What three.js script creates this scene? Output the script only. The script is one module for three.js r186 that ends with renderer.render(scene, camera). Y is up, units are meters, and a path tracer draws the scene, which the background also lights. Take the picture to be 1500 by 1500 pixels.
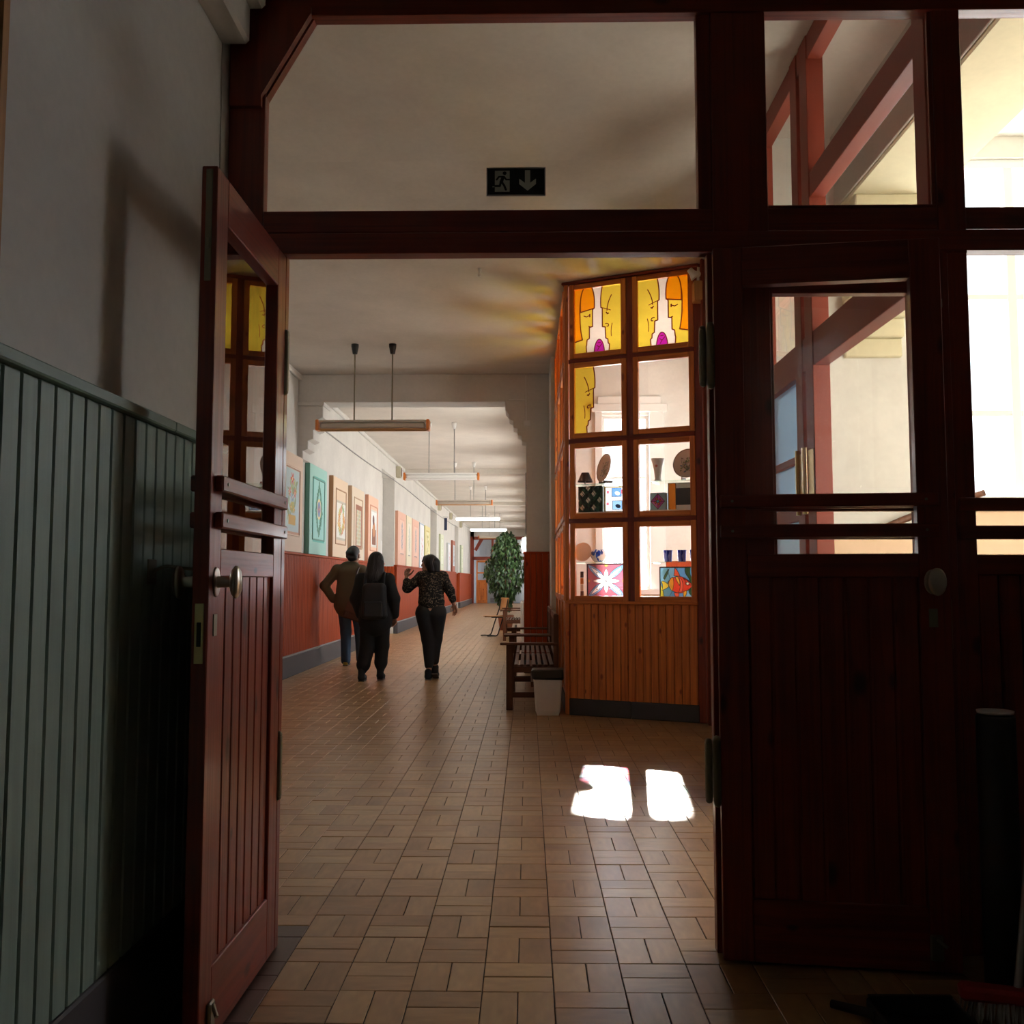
import * as THREE from 'three';
import { mergeGeometries, mergeVertices } from 'three/addons/utils/BufferGeometryUtils.js';
import { MarchingCubes } from 'three/addons/objects/MarchingCubes.js';
import { RectAreaLightUniformsLib } from 'three/addons/lights/RectAreaLightUniformsLib.js';

// ---------------------------------------------------------------- camera, sky, sun, window light, exposure
RectAreaLightUniformsLib.init();
const scene = new THREE.Scene();
const renderer = new THREE.WebGLRenderer({ antialias: true });
renderer.toneMapping = THREE.LinearToneMapping;
renderer.toneMappingExposure = 1.0;
renderer.shadowMap.enabled = true;
const FOCAL = 1385, EYE = 1.25;
const camera = new THREE.PerspectiveCamera(2 * Math.atan(750 / FOCAL) * 180 / Math.PI, 1, 0.05, 200);
camera.rotation.order = 'YXZ';
camera.position.set(0, EYE, 0);
camera.rotation.set(Math.atan2(101, FOCAL), Math.atan2(22.9, FOCAL), 0);
scene.add(camera);
const SKY = [1.0, 1.04, 1.1];
scene.background = new THREE.Color().setRGB(2.2 * SKY[0], 2.2 * SKY[1], 2.2 * SKY[2]);
const sun = new THREE.DirectionalLight(new THREE.Color().setRGB(1, 0.95, 0.87), 78);
sun.position.set(0.55 + 0.1 * 30, 0.477 * 30, -5.6 - 30);
sun.target.position.set(0.55, 0, -5.6);
sun.castShadow = true;
sun.shadow.radius = 2.5;
sun.shadow.mapSize.set(2048, 2048);
Object.assign(sun.shadow.camera, { left: -6, right: 6, top: 6, bottom: -6, near: 1, far: 60 });
scene.add(sun, sun.target);
// soft daylight standing in each window opening: [x, y, d, width, height, direction it shines, brightness]
const CORRIDOR_WINDOWS = [15.2, 19.0, 22.8, 26.6, 30.4, 34.2, 38.0, 41.8, 45.6, 49.4];
const dayLights = [
  [3.25, 2.86, 6.12, 1.24, 2.2, [0, 0, 1], 10],          // stairwell window
  [1.25, 2.25, 12.16, 0.62, 2.2, [0, 0, 1], 15],           // window of the room behind the display bay
  ...CORRIDOR_WINDOWS.map((d) => [0.3, 2.2, d, 1.5, 2.3, [-1, 0, 0], 4.2]),
  [2.74, 2.3, 10.3, 1.8, 2.2, [-1, 0, 0], 2.6],              // side window of the same room
];
for (const [x, y, d, w, h, n, k] of dayLights) {
  const l = new THREE.RectAreaLight(new THREE.Color().setRGB(0.95, 1.0, 1.06), k, w, h);
  l.position.set(x, y, -d);
  l.lookAt(x + n[0], y + n[1], -d + n[2]);
  l.lookAt(new THREE.Vector3(x + n[0], y + n[1], -d + n[2]));
  scene.add(l);
}

// ---------------------------------------------------------------- helpers
let seedState = 20240611;
const rnd = () => { seedState |= 0; seedState = seedState + 0x6D2B79F5 | 0; let t = Math.imul(seedState ^ seedState >>> 15, 1 | seedState); t = t + Math.imul(t ^ t >>> 7, 61 | t) ^ t; return ((t ^ t >>> 14) >>> 0) / 4294967296; };
const rr = (a, b) => a + (b - a) * rnd();
const clamp = (x, a = 0, b = 1) => Math.min(b, Math.max(a, x));
const lerp = (a, b, t) => a + (b - a) * t;
function hash(x, y, s) { let h = Math.imul(x, 374761393) + Math.imul(y, 668265263) + Math.imul(s, 1274126177); h = Math.imul(h ^ h >>> 13, 1103515245); return ((h ^ h >>> 16) >>> 0) / 4294967296; }
function vnoise(x, y, px, py, s) {             // tileable value noise, period px, py
  const xi = Math.floor(x), yi = Math.floor(y), fx = x - xi, fy = y - yi;
  const u = fx * fx * (3 - 2 * fx), v = fy * fy * (3 - 2 * fy), m = (a, b) => ((a % b) + b) % b;
  const a = hash(m(xi, px), m(yi, py), s), b = hash(m(xi + 1, px), m(yi, py), s), c = hash(m(xi, px), m(yi + 1, py), s), d = hash(m(xi + 1, px), m(yi + 1, py), s);
  return lerp(lerp(a, b, u), lerp(c, d, u), v);
}
function fbm(u, v, fx, fy, oct, s) { let a = 0, w = 0.5, t = 0; for (let i = 0; i < oct; i++) { a += w * vnoise(u * fx, v * fy, fx, fy, s + i); t += w; w *= 0.5; fx *= 2; fy *= 2; } return a / t; }
function dataTex(w, h, fn, srgb = true) {
  const a = new Uint8Array(w * h * 4);
  for (let y = 0; y < h; y++) for (let x = 0; x < w; x++) { const c = fn(x / w, y / h), i = (y * w + x) * 4; a[i] = clamp(c[0]) * 255; a[i + 1] = clamp(c[1]) * 255; a[i + 2] = clamp(c[2]) * 255; a[i + 3] = 255; }
  const t = new THREE.DataTexture(a, w, h);
  t.wrapS = t.wrapT = THREE.RepeatWrapping; t.magFilter = THREE.LinearFilter; t.minFilter = THREE.LinearFilter;
  if (srgb) t.colorSpace = THREE.SRGBColorSpace;
  t.needsUpdate = true;
  return t;
}
function canvasTex(w, h, draw) {
  const c = document.createElement('canvas'); c.width = w; c.height = h;
  const g = c.getContext('2d'); draw(g, w, h);
  const t = new THREE.CanvasTexture(c); t.colorSpace = THREE.SRGBColorSpace; return t;
}
const scaled = (t, u, v) => { t.repeat.set(u, v); return t; };
// wood: v runs along the grain; one tile of the texture is 0.5 m across and 1.6 m along
function woodTex(s, light, dark, knots, streak = 1) {
  const ks = []; for (let i = 0; i < knots; i++) ks.push([hash(i, 1, s), hash(i, 2, s), 0.008 + 0.012 * hash(i, 3, s)]);
  return dataTex(320, 640, (u, v) => {
    let warp = 0, kn = 0;
    for (const [ku, kv, kr] of ks) {
      let du = Math.abs(u - ku), dv = Math.abs(v - kv); du = Math.min(du, 1 - du) * 0.5; dv = Math.min(dv, 1 - dv) * 1.6;
      const r = Math.hypot(du, dv * 0.55); warp += 0.05 * Math.exp(-r * r / 0.0018) * Math.sign(u - ku || 1); kn = Math.max(kn, clamp(1.4 - r / kr));
    }
    const f = fbm(u + warp, v, 24, 2, 4, s), f2 = fbm(u + warp * 0.5, v, 80, 4, 2, s + 9), f3 = fbm(u, v, 6, 3, 3, s + 17);
    let t = clamp((f - 0.3) * 1.3 * streak) * 0.55 + (f2 - 0.5) * 0.4 + (f3 - 0.5) * 0.5;
    t = clamp(t + kn * 0.85);
    return [lerp(light[0], dark[0], t), lerp(light[1], dark[1], t), lerp(light[2], dark[2], t)];
  });
}
function grayTex(s, fx, fy, oct, lo = 0, hi = 1, w = 256) { return dataTex(w, w, (u, v) => { const f = lerp(lo, hi, fbm(u, v, fx, fy, oct, s)); return [f, f, f]; }, false); }
const M = (o) => new THREE.MeshStandardMaterial({ side: THREE.DoubleSide, ...o });
const rgb = (r, g, b) => new THREE.Color().setRGB(r, g, b);
const PH = (o) => new THREE.MeshPhysicalMaterial({ side: THREE.DoubleSide, ...o });

const names = new Map();
function numbered(n) { const k = names.get(n) ?? 0; names.set(n, k + 1); return k ? `${n}_${String(k).padStart(3, '0')}` : n; }
function thing(name, label, category, [x, y, d] = [0, 0, 0], group, kind) {
  const o = new THREE.Group(); o.name = numbered(name); o.position.set(x, y, -d);
  o.userData = { label, category }; if (group) o.userData.group = group; if (kind) o.userData.kind = kind;
  scene.add(o); return o;
}
const setting = (name, label, category, pos) => thing(name, label, category, pos, undefined, 'structure');
// part(): world-built geometry is moved into the axes of its thing (things with a turn get geometry in their own axes)
function part(name, geo, mat, parent, label, kind) {
  if (Array.isArray(geo)) geo = geo.length > 1 ? mergeGeometries(geo) : geo[0];
  let top = parent; while (top.parent && top.parent !== scene) top = top.parent;
  if (!top.rotation.y && !geo.userData.own) { geo.translate(-top.position.x, -top.position.y, -top.position.z); geo.userData.own = true; }
  const m = new THREE.Mesh(geo, mat); m.name = name; m.castShadow = m.receiveShadow = true;
  if (label) m.userData.label = label; if (kind) m.userData.kind = kind;
  parent.add(m); return m;
}
// chamfered box with uv in metres, the texture's v along axis g (0 x, 1 y, 2 z)
function L(x0, x1, y0, y1, z0, z1, g = 1, c = 0.003) {
  const lo = [Math.min(x0, x1), Math.min(y0, y1), Math.min(z0, z1)], hi = [Math.max(x0, x1), Math.max(y0, y1), Math.max(z0, z1)];
  c = Math.min(c, ...[0, 1, 2].map((i) => (hi[i] - lo[i]) * 0.4));
  const pos = [], nor = [], uv = [], ou = rnd(), ov = rnd();
  const face = (pts, n) => {
    const ab = [0, 1, 2].map((i) => pts[1][i] - pts[0][i]), ac = [0, 1, 2].map((i) => pts[2][i] - pts[0][i]);
    const cr = [ab[1] * ac[2] - ab[2] * ac[1], ab[2] * ac[0] - ab[0] * ac[2], ab[0] * ac[1] - ab[1] * ac[0]];
    if (cr[0] * n[0] + cr[1] * n[1] + cr[2] * n[2] < 0) pts.reverse();
    const l = Math.hypot(...n), nn = n.map((x) => x / l), an = nn.map(Math.abs), dom = an.indexOf(Math.max(...an));
    const others = [0, 1, 2].filter((i) => i !== dom), gv = others.includes(g) ? g : others[1], gu = others.find((i) => i !== gv);
    for (let k = 1; k < pts.length - 1; k++) for (const q of [pts[0], pts[k], pts[k + 1]]) { pos.push(...q); nor.push(...nn); uv.push(q[gu] / 0.5 + ou, q[gv] / 1.6 + ov); }
  };
  const at = (i, s, inset) => s > 0 ? hi[i] - inset : lo[i] + inset;
  for (let a = 0; a < 3; a++) for (const s of [-1, 1]) {
    const b = (a + 1) % 3, e = (a + 2) % 3, n = [0, 0, 0]; n[a] = s;
    face([[-1, -1], [1, -1], [1, 1], [-1, 1]].map(([p, q]) => { const r = []; r[a] = at(a, s, 0); r[b] = at(b, p, c); r[e] = at(e, q, c); return r; }), n);
  }
  if (c > 0) {
    for (let a = 0; a < 3; a++) { const b = (a + 1) % 3, e = (a + 2) % 3; for (const p of [-1, 1]) for (const q of [-1, 1]) {
      const n = [0, 0, 0]; n[b] = p; n[e] = q; const v = (s, f) => { const r = []; r[a] = at(a, s, c); r[b] = at(b, p, f ? 0 : c); r[e] = at(e, q, f ? c : 0); return r; };
      face([v(-1, 1), v(1, 1), v(1, 0), v(-1, 0)], n);
    } }
    for (const p of [-1, 1]) for (const q of [-1, 1]) for (const r of [-1, 1]) face([0, 1, 2].map((k) => { const s = [p, q, r], o = []; for (let i = 0; i < 3; i++) o[i] = at(i, s[i], i === k ? 0 : c); return o; }), [p, q, r]);
  }
  const geo = new THREE.BufferGeometry();
  geo.setAttribute('position', new THREE.Float32BufferAttribute(pos, 3)); geo.setAttribute('normal', new THREE.Float32BufferAttribute(nor, 3)); geo.setAttribute('uv', new THREE.Float32BufferAttribute(uv, 2));
  return geo;
}
const W = (x0, x1, y0, y1, d0, d1, g, c) => L(x0, x1, y0, y1, -d1, -d0, g, c);          // the same with depth from the camera in place of z
function flat(geo) { const g = geo.index ? geo.toNonIndexed() : geo; return g; }
function cyl(a, b, r0, r1, seg = 14) {
  const va = new THREE.Vector3(...a), vb = new THREE.Vector3(...b), h = va.distanceTo(vb);
  const g = flat(new THREE.CylinderGeometry(r1, r0, h, seg));
  g.applyQuaternion(new THREE.Quaternion().setFromUnitVectors(new THREE.Vector3(0, 1, 0), vb.clone().sub(va).normalize())); g.translate((a[0] + b[0]) / 2, (a[1] + b[1]) / 2, (a[2] + b[2]) / 2);
  return g;
}
function lathe(profile, [x, y, z], seg = 28) { const g = flat(new THREE.LatheGeometry(profile.map(([r, h]) => new THREE.Vector2(r, h)), seg)); g.translate(x, y, z); return g; }
function tube(pts, r, seg = 20, rad = 8) { return flat(new THREE.TubeGeometry(new THREE.CatmullRomCurve3(pts.map((p) => new THREE.Vector3(...p))), seg, r, rad)); }
function ball(x, y, z, rx, ry = rx, rz = rx, seg = 16) { const g = flat(new THREE.SphereGeometry(1, seg, Math.round(seg * 0.7))); g.scale(rx, ry, rz); g.translate(x, y, z); return g; }
function extr(pts, depth, bevel = 0) {          // polygon in x, y pulled along z
  const s = new THREE.Shape(pts.map(([a, b]) => new THREE.Vector2(a, b)));
  return flat(new THREE.ExtrudeGeometry(s, { depth, bevelEnabled: bevel > 0, bevelSize: bevel, bevelThickness: bevel, bevelSegments: 1, steps: 1 }));
}
function pane(x0, x1, y0, y1, z) { const g = flat(new THREE.PlaneGeometry(x1 - x0, y1 - y0)); g.translate((x0 + x1) / 2, (y0 + y1) / 2, z); return g; }
function paneX(x, y0, y1, d0, d1) { const g = flat(new THREE.PlaneGeometry(d1 - d0, y1 - y0)); g.rotateY(-Math.PI / 2); g.translate(x, (y0 + y1) / 2, -(d0 + d1) / 2); return g; }

// ---------------------------------------------------------------- materials
const pineMap = woodTex(11, [0.93, 0.56, 0.24], [0.60, 0.25, 0.09], 9);
const redMap = woodTex(23, [0.56, 0.20, 0.11], [0.27, 0.07, 0.04], 4, 0.9);
const dadoMap = woodTex(31, [0.70, 0.28, 0.08], [0.44, 0.14, 0.035], 3);
const brownMap = woodTex(41, [0.42, 0.25, 0.15], [0.22, 0.12, 0.07], 2);
const paleMap = woodTex(43, [0.82, 0.62, 0.40], [0.66, 0.45, 0.26], 2);
const grainBump = grayTex(51, 60, 3, 3);
const plasterMap = dataTex(384, 384, (u, v) => { const f = fbm(u, v, 5, 5, 5, 61), g = fbm(u, v, 60, 60, 2, 67); const k = 0.95 + 0.07 * (f - 0.5) + 0.03 * (g - 0.5); return [k, k * 0.992, k * 0.975]; });
const plasterBump = grayTex(71, 12, 12, 5);
scaled(plasterMap, 1 / 3, 3.2 / 3); scaled(plasterBump, 1 / 3, 3.2 / 3);
const pineWood = PH({ map: pineMap, roughness: 0.42, bumpMap: grainBump, bumpScale: 0.0006, clearcoat: 0.25, clearcoatRoughness: 0.3 });
const redWood = PH({ map: redMap, roughness: 0.4, bumpMap: grainBump, bumpScale: 0.0008, clearcoat: 0.35, clearcoatRoughness: 0.16 });
const redPaint = M({ color: rgb(0.27, 0.045, 0.022), roughness: 0.5 });
const dadoWood = PH({ map: dadoMap, roughness: 0.6, specularIntensity: 0.5, bumpMap: grainBump, bumpScale: 0.0006 });
const brownWood = M({ map: brownMap, roughness: 0.5, bumpMap: grainBump, bumpScale: 0.0005 });
const paleWood = M({ map: paleMap, roughness: 0.5 });
const greenMap = dataTex(256, 512, (u, v) => { const k = 0.93 + 0.12 * (fbm(u, v, 20, 3, 3, 81) - 0.5) + 0.1 * (fbm(u, v, 5, 7, 3, 83) - 0.5); return [0.60 * k, 0.69 * k, 0.64 * k]; });
const greenPaint = M({ map: greenMap, roughness: 0.5, bumpMap: grainBump, bumpScale: 0.0005 });
const plaster = M({ map: plasterMap, roughness: 0.9, bumpMap: plasterBump, bumpScale: 0.002, color: rgb(0.79, 0.78, 0.76) });
const ceilingPaint = M({ map: plasterMap, roughness: 0.95, bumpMap: plasterBump, bumpScale: 0.002, color: rgb(0.76, 0.72, 0.67) });
const creamPaint = M({ map: plasterMap, roughness: 0.9, color: rgb(0.80, 0.78, 0.73) });
const yellowPaint = M({ map: plasterMap, roughness: 0.9, color: rgb(0.78, 0.72, 0.50) });
const greyBeam = M({ map: plasterMap, roughness: 0.9, color: rgb(0.50, 0.46, 0.42) });
const peachPaint = M({ color: rgb(0.78, 0.55, 0.36), roughness: 0.7 });
const baseGrey = M({ color: rgb(0.065, 0.060, 0.068), roughness: 0.55 });
const whitePaint = M({ color: rgb(0.82, 0.81, 0.78), roughness: 0.5 });
const glass = PH({ color: rgb(0.97, 0.98, 0.97), transmission: 1, thickness: 0, roughness: 0.0, ior: 1.52 });
const windowGlass = PH({ color: rgb(1, 1, 1), transmission: 1, thickness: 0, roughness: 0.0, ior: 1.5 });
const filmGlass = PH({ color: rgb(0.28, 0.52, 0.88), transmission: 0.6, thickness: 0, roughness: 0.45, ior: 1.5 });
const shelfGlass = PH({ color: rgb(0.80, 0.95, 0.90), transmission: 1, thickness: 0, roughness: 0.02, ior: 1.5 });
const brass = M({ color: rgb(0.75, 0.58, 0.28), roughness: 0.3, metalness: 1 });
const nickel = M({ color: rgb(0.55, 0.52, 0.45), roughness: 0.28, metalness: 1 });
const oldIron = M({ color: rgb(0.27, 0.25, 0.18), roughness: 0.42, metalness: 0.7 });
const blackPlastic = M({ color: rgb(0.015, 0.015, 0.016), roughness: 0.45 });
const greyMetal = M({ color: rgb(0.35, 0.34, 0.33), roughness: 0.4, metalness: 0.8 });
const white = M({ color: rgb(0.85, 0.84, 0.82), roughness: 0.35 });
const joint = M({ color: rgb(0.035, 0.027, 0.022), roughness: 0.9 });

// ================================================================ THE SETTING
const CEIL = 4.13, PD = 3.28;            // ceiling height; depth of the glazed partition
// ---------------------------------------------------------------- tiled floor
{
  const floor = setting('floor', 'tan ceramic tile floor in a basket weave, glossy and worn', 'floor');
  for (const [x1, a, b] of [[5.2, -2.1, 6.3], [2.85, 6.3, 12.4], [0.3, 12.4, 54.2]]) part('screed', W(-3.6, x1, -0.6, -0.0035, a, b, 0, 0), joint, floor);
  const tileMap = (s, base) => dataTex(192, 192, (u, v) => { const k = 0.92 + 0.22 * (fbm(u, v, 4, 4, 4, s) - 0.5) + 0.12 * (fbm(u, v, 30, 30, 2, s + 5) - 0.5); return base.map((c) => c * k); });
  const rough = dataTex(256, 256, (u, v) => { const f = 0.318 + 0.06 * fbm(u, v, 6, 6, 5, 97); return [f, f, f]; }, false);
  const tints = [[0.74, 0.58, 0.40], [0.71, 0.545, 0.37], [0.76, 0.61, 0.43], [0.69, 0.525, 0.355]];
  const mats = tints.map((c, i) => M({ map: tileMap(101 + i * 7, c), roughness: 0.9, roughnessMap: rough }));
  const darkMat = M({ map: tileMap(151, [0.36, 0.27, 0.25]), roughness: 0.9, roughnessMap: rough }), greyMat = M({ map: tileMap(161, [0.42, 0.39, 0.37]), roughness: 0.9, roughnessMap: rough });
  const CW = 0.2185, CD = 0.2175, list = [];
  for (let k = -16; k < 12; k++) for (let j = -8; j < 232; j++) {
    const x0 = 0.078 + CW * k, d0 = 2.984 + CD * j, xm = x0 + CW / 2, dm = d0 + CD / 2;
    if (dm > 53 || (dm > 12.5 && x0 > 0.05) || (x0 > 1.45 && dm > PD) || (dm < PD && (xm < -1.1 || xm > 2))) continue;
    const hor = ((k + j) & 1) !== 0;
    for (const s of [0, 1]) {
      const t = hor ? [xm, d0 + CD * (s + 0.5) / 2, 0] : [x0 + CW * (s + 0.5) / 2, dm, 1];
      const vis = t[1] > 2.45 && t[0] > -0.27 * t[1] - 0.02 && t[0] < 0.5 * t[1] && t[0] < 0.2 * t[1] + (t[1] < PD ? 0.9 : 0.05);
      list.push({ x: t[0], d: t[1], turn: t[2], rank: vis ? t[1] : 100 + t[1] });
    }
  }
  list.sort((a, b) => a.rank - b.rank);
  const blanks = [0, 1, 2, 3, 4, 5, 6, 7].map(() => { const g = L(-0.108, 0.108, -0.012, 0, -0.0532, 0.0532, 0, 0.0018); g.userData.own = true; return g; });
  const restM = new THREE.Matrix4(), q = new THREE.Quaternion(), e = new THREE.Euler(), rest = [[], [], [], []];
  list.forEach((t, i) => {
    const mi = Math.floor(rnd() * 4), k = i < 300 ? 1 : 0.35, y = rr(-0.0014, 0.0008) * k, ax = rr(-0.0035, 0.0035) * k, az = rr(-0.003, 0.003) * k, flip = rnd() < 0.5 ? Math.PI : 0;
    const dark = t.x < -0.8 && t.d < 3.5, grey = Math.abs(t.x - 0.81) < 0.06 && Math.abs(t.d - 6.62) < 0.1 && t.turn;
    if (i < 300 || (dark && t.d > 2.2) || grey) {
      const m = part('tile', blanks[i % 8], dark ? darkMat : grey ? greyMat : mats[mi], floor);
      m.position.set(t.x, y, -t.d); m.rotation.set(ax, (t.turn ? Math.PI / 2 : 0) + flip, az, 'YXZ');
    } else { e.set(ax, (t.turn ? Math.PI / 2 : 0) + flip, az, 'YXZ'); rest[mi].push(restM.compose(new THREE.Vector3(t.x, y, -t.d), q.setFromEuler(e), new THREE.Vector3(1, 1, 1)).clone()); }
  });
  const im = new THREE.InstancedMesh(blanks[0], mats[2], rest.reduce((n, ms) => n + ms.length, 0)), tone = [rgb(0.94, 0.90, 0.86), rgb(0.87, 0.80, 0.73), rgb(1, 1, 1), rgb(0.82, 0.74, 0.68)];
  let at = 0; rest.forEach((ms, i) => ms.forEach((m) => { im.setMatrixAt(at, m); im.setColorAt(at++, tone[i]); }));
  im.name = 'far_tiles'; im.userData.kind = 'stuff'; im.castShadow = im.receiveShadow = true; floor.add(im);
}
// ---------------------------------------------------------------- shell: ceiling, walls
{
  const c = setting('ceiling', 'white plaster ceiling of the hall and the long corridor', 'ceiling');
  for (const [x1, a, b] of [[5.2, -2.1, 6.3], [2.85, 6.3, 12.4], [0.3, 12.4, 54.2]]) part('slab', W(-3.6, x1, CEIL, CEIL + 0.25, a, b, 0, 0), ceilingPaint, c);
  const yard = setting('ground', 'pale paved courtyard outside the windows', 'ground'); part('paving', [W(0.3, 40, -0.6, -0.5, 12.4, 90, 0, 0), W(2.85, 40, -0.6, -0.5, 6.3, 12.4, 0, 0)], M({ color: rgb(0.42, 0.40, 0.37), roughness: 0.9 }), yard);
  for (const d of [24.2, 34.4, 44.6]) part('beam', W(-3.3, 0.1, CEIL - 0.13, CEIL + 0.01, d, d + 0.45, 0, 0.01), ceilingPaint, c);
  part('hook', [cyl([-0.44, CEIL - 0.05, -8.55], [-0.44, CEIL, -8.55], 0.012, 0.016, 8), ball(-0.44, CEIL - 0.06, -8.55, 0.018)], white, c);
}
const NICHES = [[20.6, 22.6], [31.0, 33.2], [41.4, 43.6]];
{
  // corridor's left wall with three door niches
  const w = setting('wall_left', 'white corridor wall above a red timber dado, with deep door niches', 'wall');
  const face = -3.2, back = -3.5;
  let d = 3.2; const runs = [];
  for (const [a, b] of NICHES) { runs.push([d, a]); d = b; } runs.push([d, 53.2]);
  for (const [a, b] of runs) part('wall_section', W(back, face, 0, CEIL, a, b, 1, 0), plaster, w);
  for (const [a, b] of NICHES) { part('lintel', W(back, face, 3.72, CEIL, a, b, 1, 0), plaster, w); part('niche_back', W(back - 0.1, back + 0.02, 0, 3.75, a, b, 1, 0), plaster, w); }
  // dado boards: single boards on the stretch in view, then longer sections
  const board = L(-0.018, 0.018, 0.28, 1.60, -0.0415, 0.0415, 1, 0.006); board.userData.own = true;
  const variants = [0, 1, 2, 3].map(() => { const g = L(-0.018, 0.018, 0.28, 1.60, -0.0415, 0.0415, 1, 0.006); g.userData.own = true; return g; });
  let n = 0; const far = [];
  for (const [a, b] of runs) for (let p = Math.max(a, 11.3) + 0.0425; p < b - 0.03; p += 0.085) {
    if (n++ < 190) { const m = part('board', variants[n % 4], dadoWood, w); m.position.set(face + 0.055, 0, -p); } else { const g = variants[n % 4].clone(); g.translate(face + 0.055, 0, -p); far.push(g); }
  }
  part('far_boards', far, dadoWood, w, undefined, 'stuff').position.set(0, 0, 0);
  for (const [a, b] of NICHES) { // boards on the far reveal and the back of a niche
    for (let k = 0; k < 3; k++) part('board', W(face - 0.255 + k * 0.09, face - 0.17 + k * 0.09, 0.28, 1.6, b - 0.03, b + 0.005, 1, 0.006), dadoWood, w);
    part('niche_door', W(back + 0.02, back + 0.06, 0.02, 2.2, a + 0.3, b - 0.3, 1, 0.006), whitePaint, w);
  }
  for (const [a, b] of runs) {
    part('dado_gap', W(face, face + 0.03, 0.28, 1.6, Math.max(a, 11.2), b, 1, 0), dadoWood, w);
    part('dado_cap', W(face - 0.02, face + 0.085, 1.6, 1.635, Math.max(a, 11.2), b, 2, 0.006), dadoWood, w);
    part('skirting', W(face, face + 0.105, 0, 0.265, Math.max(a, 11.2), b, 2, 0.008), baseGrey, w);
    part('skirting_lip', W(face, face + 0.1, 0.265, 0.285, Math.max(a, 11.2), b, 2, 0.004), M({ color: rgb(0.3, 0.29, 0.3), roughness: 0.5 }), w);
  }
  part('cable', tube([[face + 0.012, 3.62, -13.6], [face + 0.012, 3.6, -18], [face + 0.012, 3.66, -24], [face + 0.012, 3.6, -32], [face + 0.012, 3.66, -42]], 0.012, 40, 6), greyMetal, w);
  part('cornice', W(face, face + 0.05, CEIL - 0.08, CEIL, 3.4, 53, 2, 0.012), plaster, w);
}
{
  // stepped beam across the corridor on two corbels
  const b = setting('wall_arch', 'cream plaster cross beam on stepped corbels over the corridor', 'beam', [0, 0, 13]);
  part('beam', W(-3.2, 0.36, 3.735, CEIL, 13, 13.42, 0, 0.01), plaster, b);
  const stepL = [[-3.2, 2.95], [-3.13, 2.95], [-3.13, 3.06], [-3.06, 3.09], [-3.06, 3.2], [-2.99, 3.23], [-2.99, 3.35], [-2.92, 3.38], [-2.92, 3.5], [-2.86, 3.53], [-2.86, 3.68], [-3.2, 3.68]];
  const cl = extr(stepL, 0.40, 0.008); cl.translate(0, 0, -13.41); part('corbel', cl, plaster, b);
  part('corbel_cap', W(-3.22, -2.83, 3.685, 3.74, 12.97, 13.44, 0, 0.008), plaster, b);
  const stepR = [[-0.01, 3.06], [-0.01, 3.17], [-0.07, 3.19], [-0.07, 3.26], [-0.13, 3.28], [-0.13, 3.36], [-0.19, 3.38], [-0.19, 3.47], [-0.25, 3.5], [-0.25, 3.56], [-0.3, 3.62], [-0.3, 3.735], [0.36, 3.735], [0.36, 3.06]];
  const cr = extr(stepR, 0.40, 0.008); cr.translate(0, 0, -13.41); part('corbel', cr, plaster, b);
  part('pier', W(-0.02, 0.36, 0, 3.1, 13, 13.42, 1, 0.008), plaster, b);
  for (let k = 0; k < 5; k++) part('board', W(-0.045 + k * 0.0825, 0.035 + k * 0.0825, 0.25, 1.62, 12.965, 13.0, 1, 0.005), dadoWood, b);
  part('board', W(-0.05, -0.02, 0.25, 1.62, 12.97, 13.42, 1, 0.004), dadoWood, b);
  part('dado_cap', W(-0.06, 0.37, 1.62, 1.65, 12.95, 13.43, 0, 0.005), dadoWood, b);
  part('skirting', W(-0.05, 0.36, 0, 0.25, 12.96, 13.43, 0, 0.005), baseGrey, b);
  part('conduit', [cyl([-0.02, 3.46, -12.985], [-0.02, 4.1, -12.985], 0.012, 0.012, 8), cyl([-0.26, 3.76, -12.985], [-0.02, 3.76, -12.985], 0.008, 0.008, 6)], whitePaint, b);
  part('junction_box', W(-0.05, 0.05, 3.39, 3.47, 12.96, 13.0, 1, 0.01), whitePaint, b);
}
{
  // corridor's right wall with its windows (seen edge on) and the end partition
  const w = setting('wall_right', 'white corridor wall pierced by a row of tall windows', 'wall');
  let d = 13.42;
  for (const c of CORRIDOR_WINDOWS) { part('wall_section', W(0.02, 0.27, 0, CEIL, d, c - 0.75, 1, 0), plaster, w); part('parapet', W(0.02, 0.27, 0, 1.05, c - 0.75, c + 0.75, 1, 0), plaster, w); part('lintel', W(0.02, 0.27, 3.35, CEIL, c - 0.75, c + 0.75, 1, 0), plaster, w); d = c + 0.75; }
  part('wall_section', W(0.02, 0.27, 0, CEIL, d, 53.2, 1, 0), plaster, w);
  CORRIDOR_WINDOWS.forEach((c, i) => {
    const win = setting(`window_${i + 3}`, `white framed corridor window, number ${['one', 'two', 'three', 'four', 'five', 'six', 'seven', 'eight', 'nine', 'ten'][i]} counted from the plaster beam`, 'window', [0.2, 1.05, c]);
    part('frame', [W(0.18, 0.23, 1.05, 1.12, c - 0.75, c + 0.75, 2), W(0.18, 0.23, 3.28, 3.35, c - 0.75, c + 0.75, 2), W(0.18, 0.23, 1.12, 3.28, c - 0.75, c - 0.69), W(0.18, 0.23, 1.12, 3.28, c + 0.69, c + 0.75), W(0.18, 0.23, 1.12, 3.28, c - 0.03, c + 0.03), W(0.18, 0.23, 2.6, 2.65, c - 0.69, c + 0.69, 2)], whitePaint, win);
    part('pane', paneX(0.205, 1.12, 3.28, c - 0.69, c + 0.69), windowGlass, win);
  });
}
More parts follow.
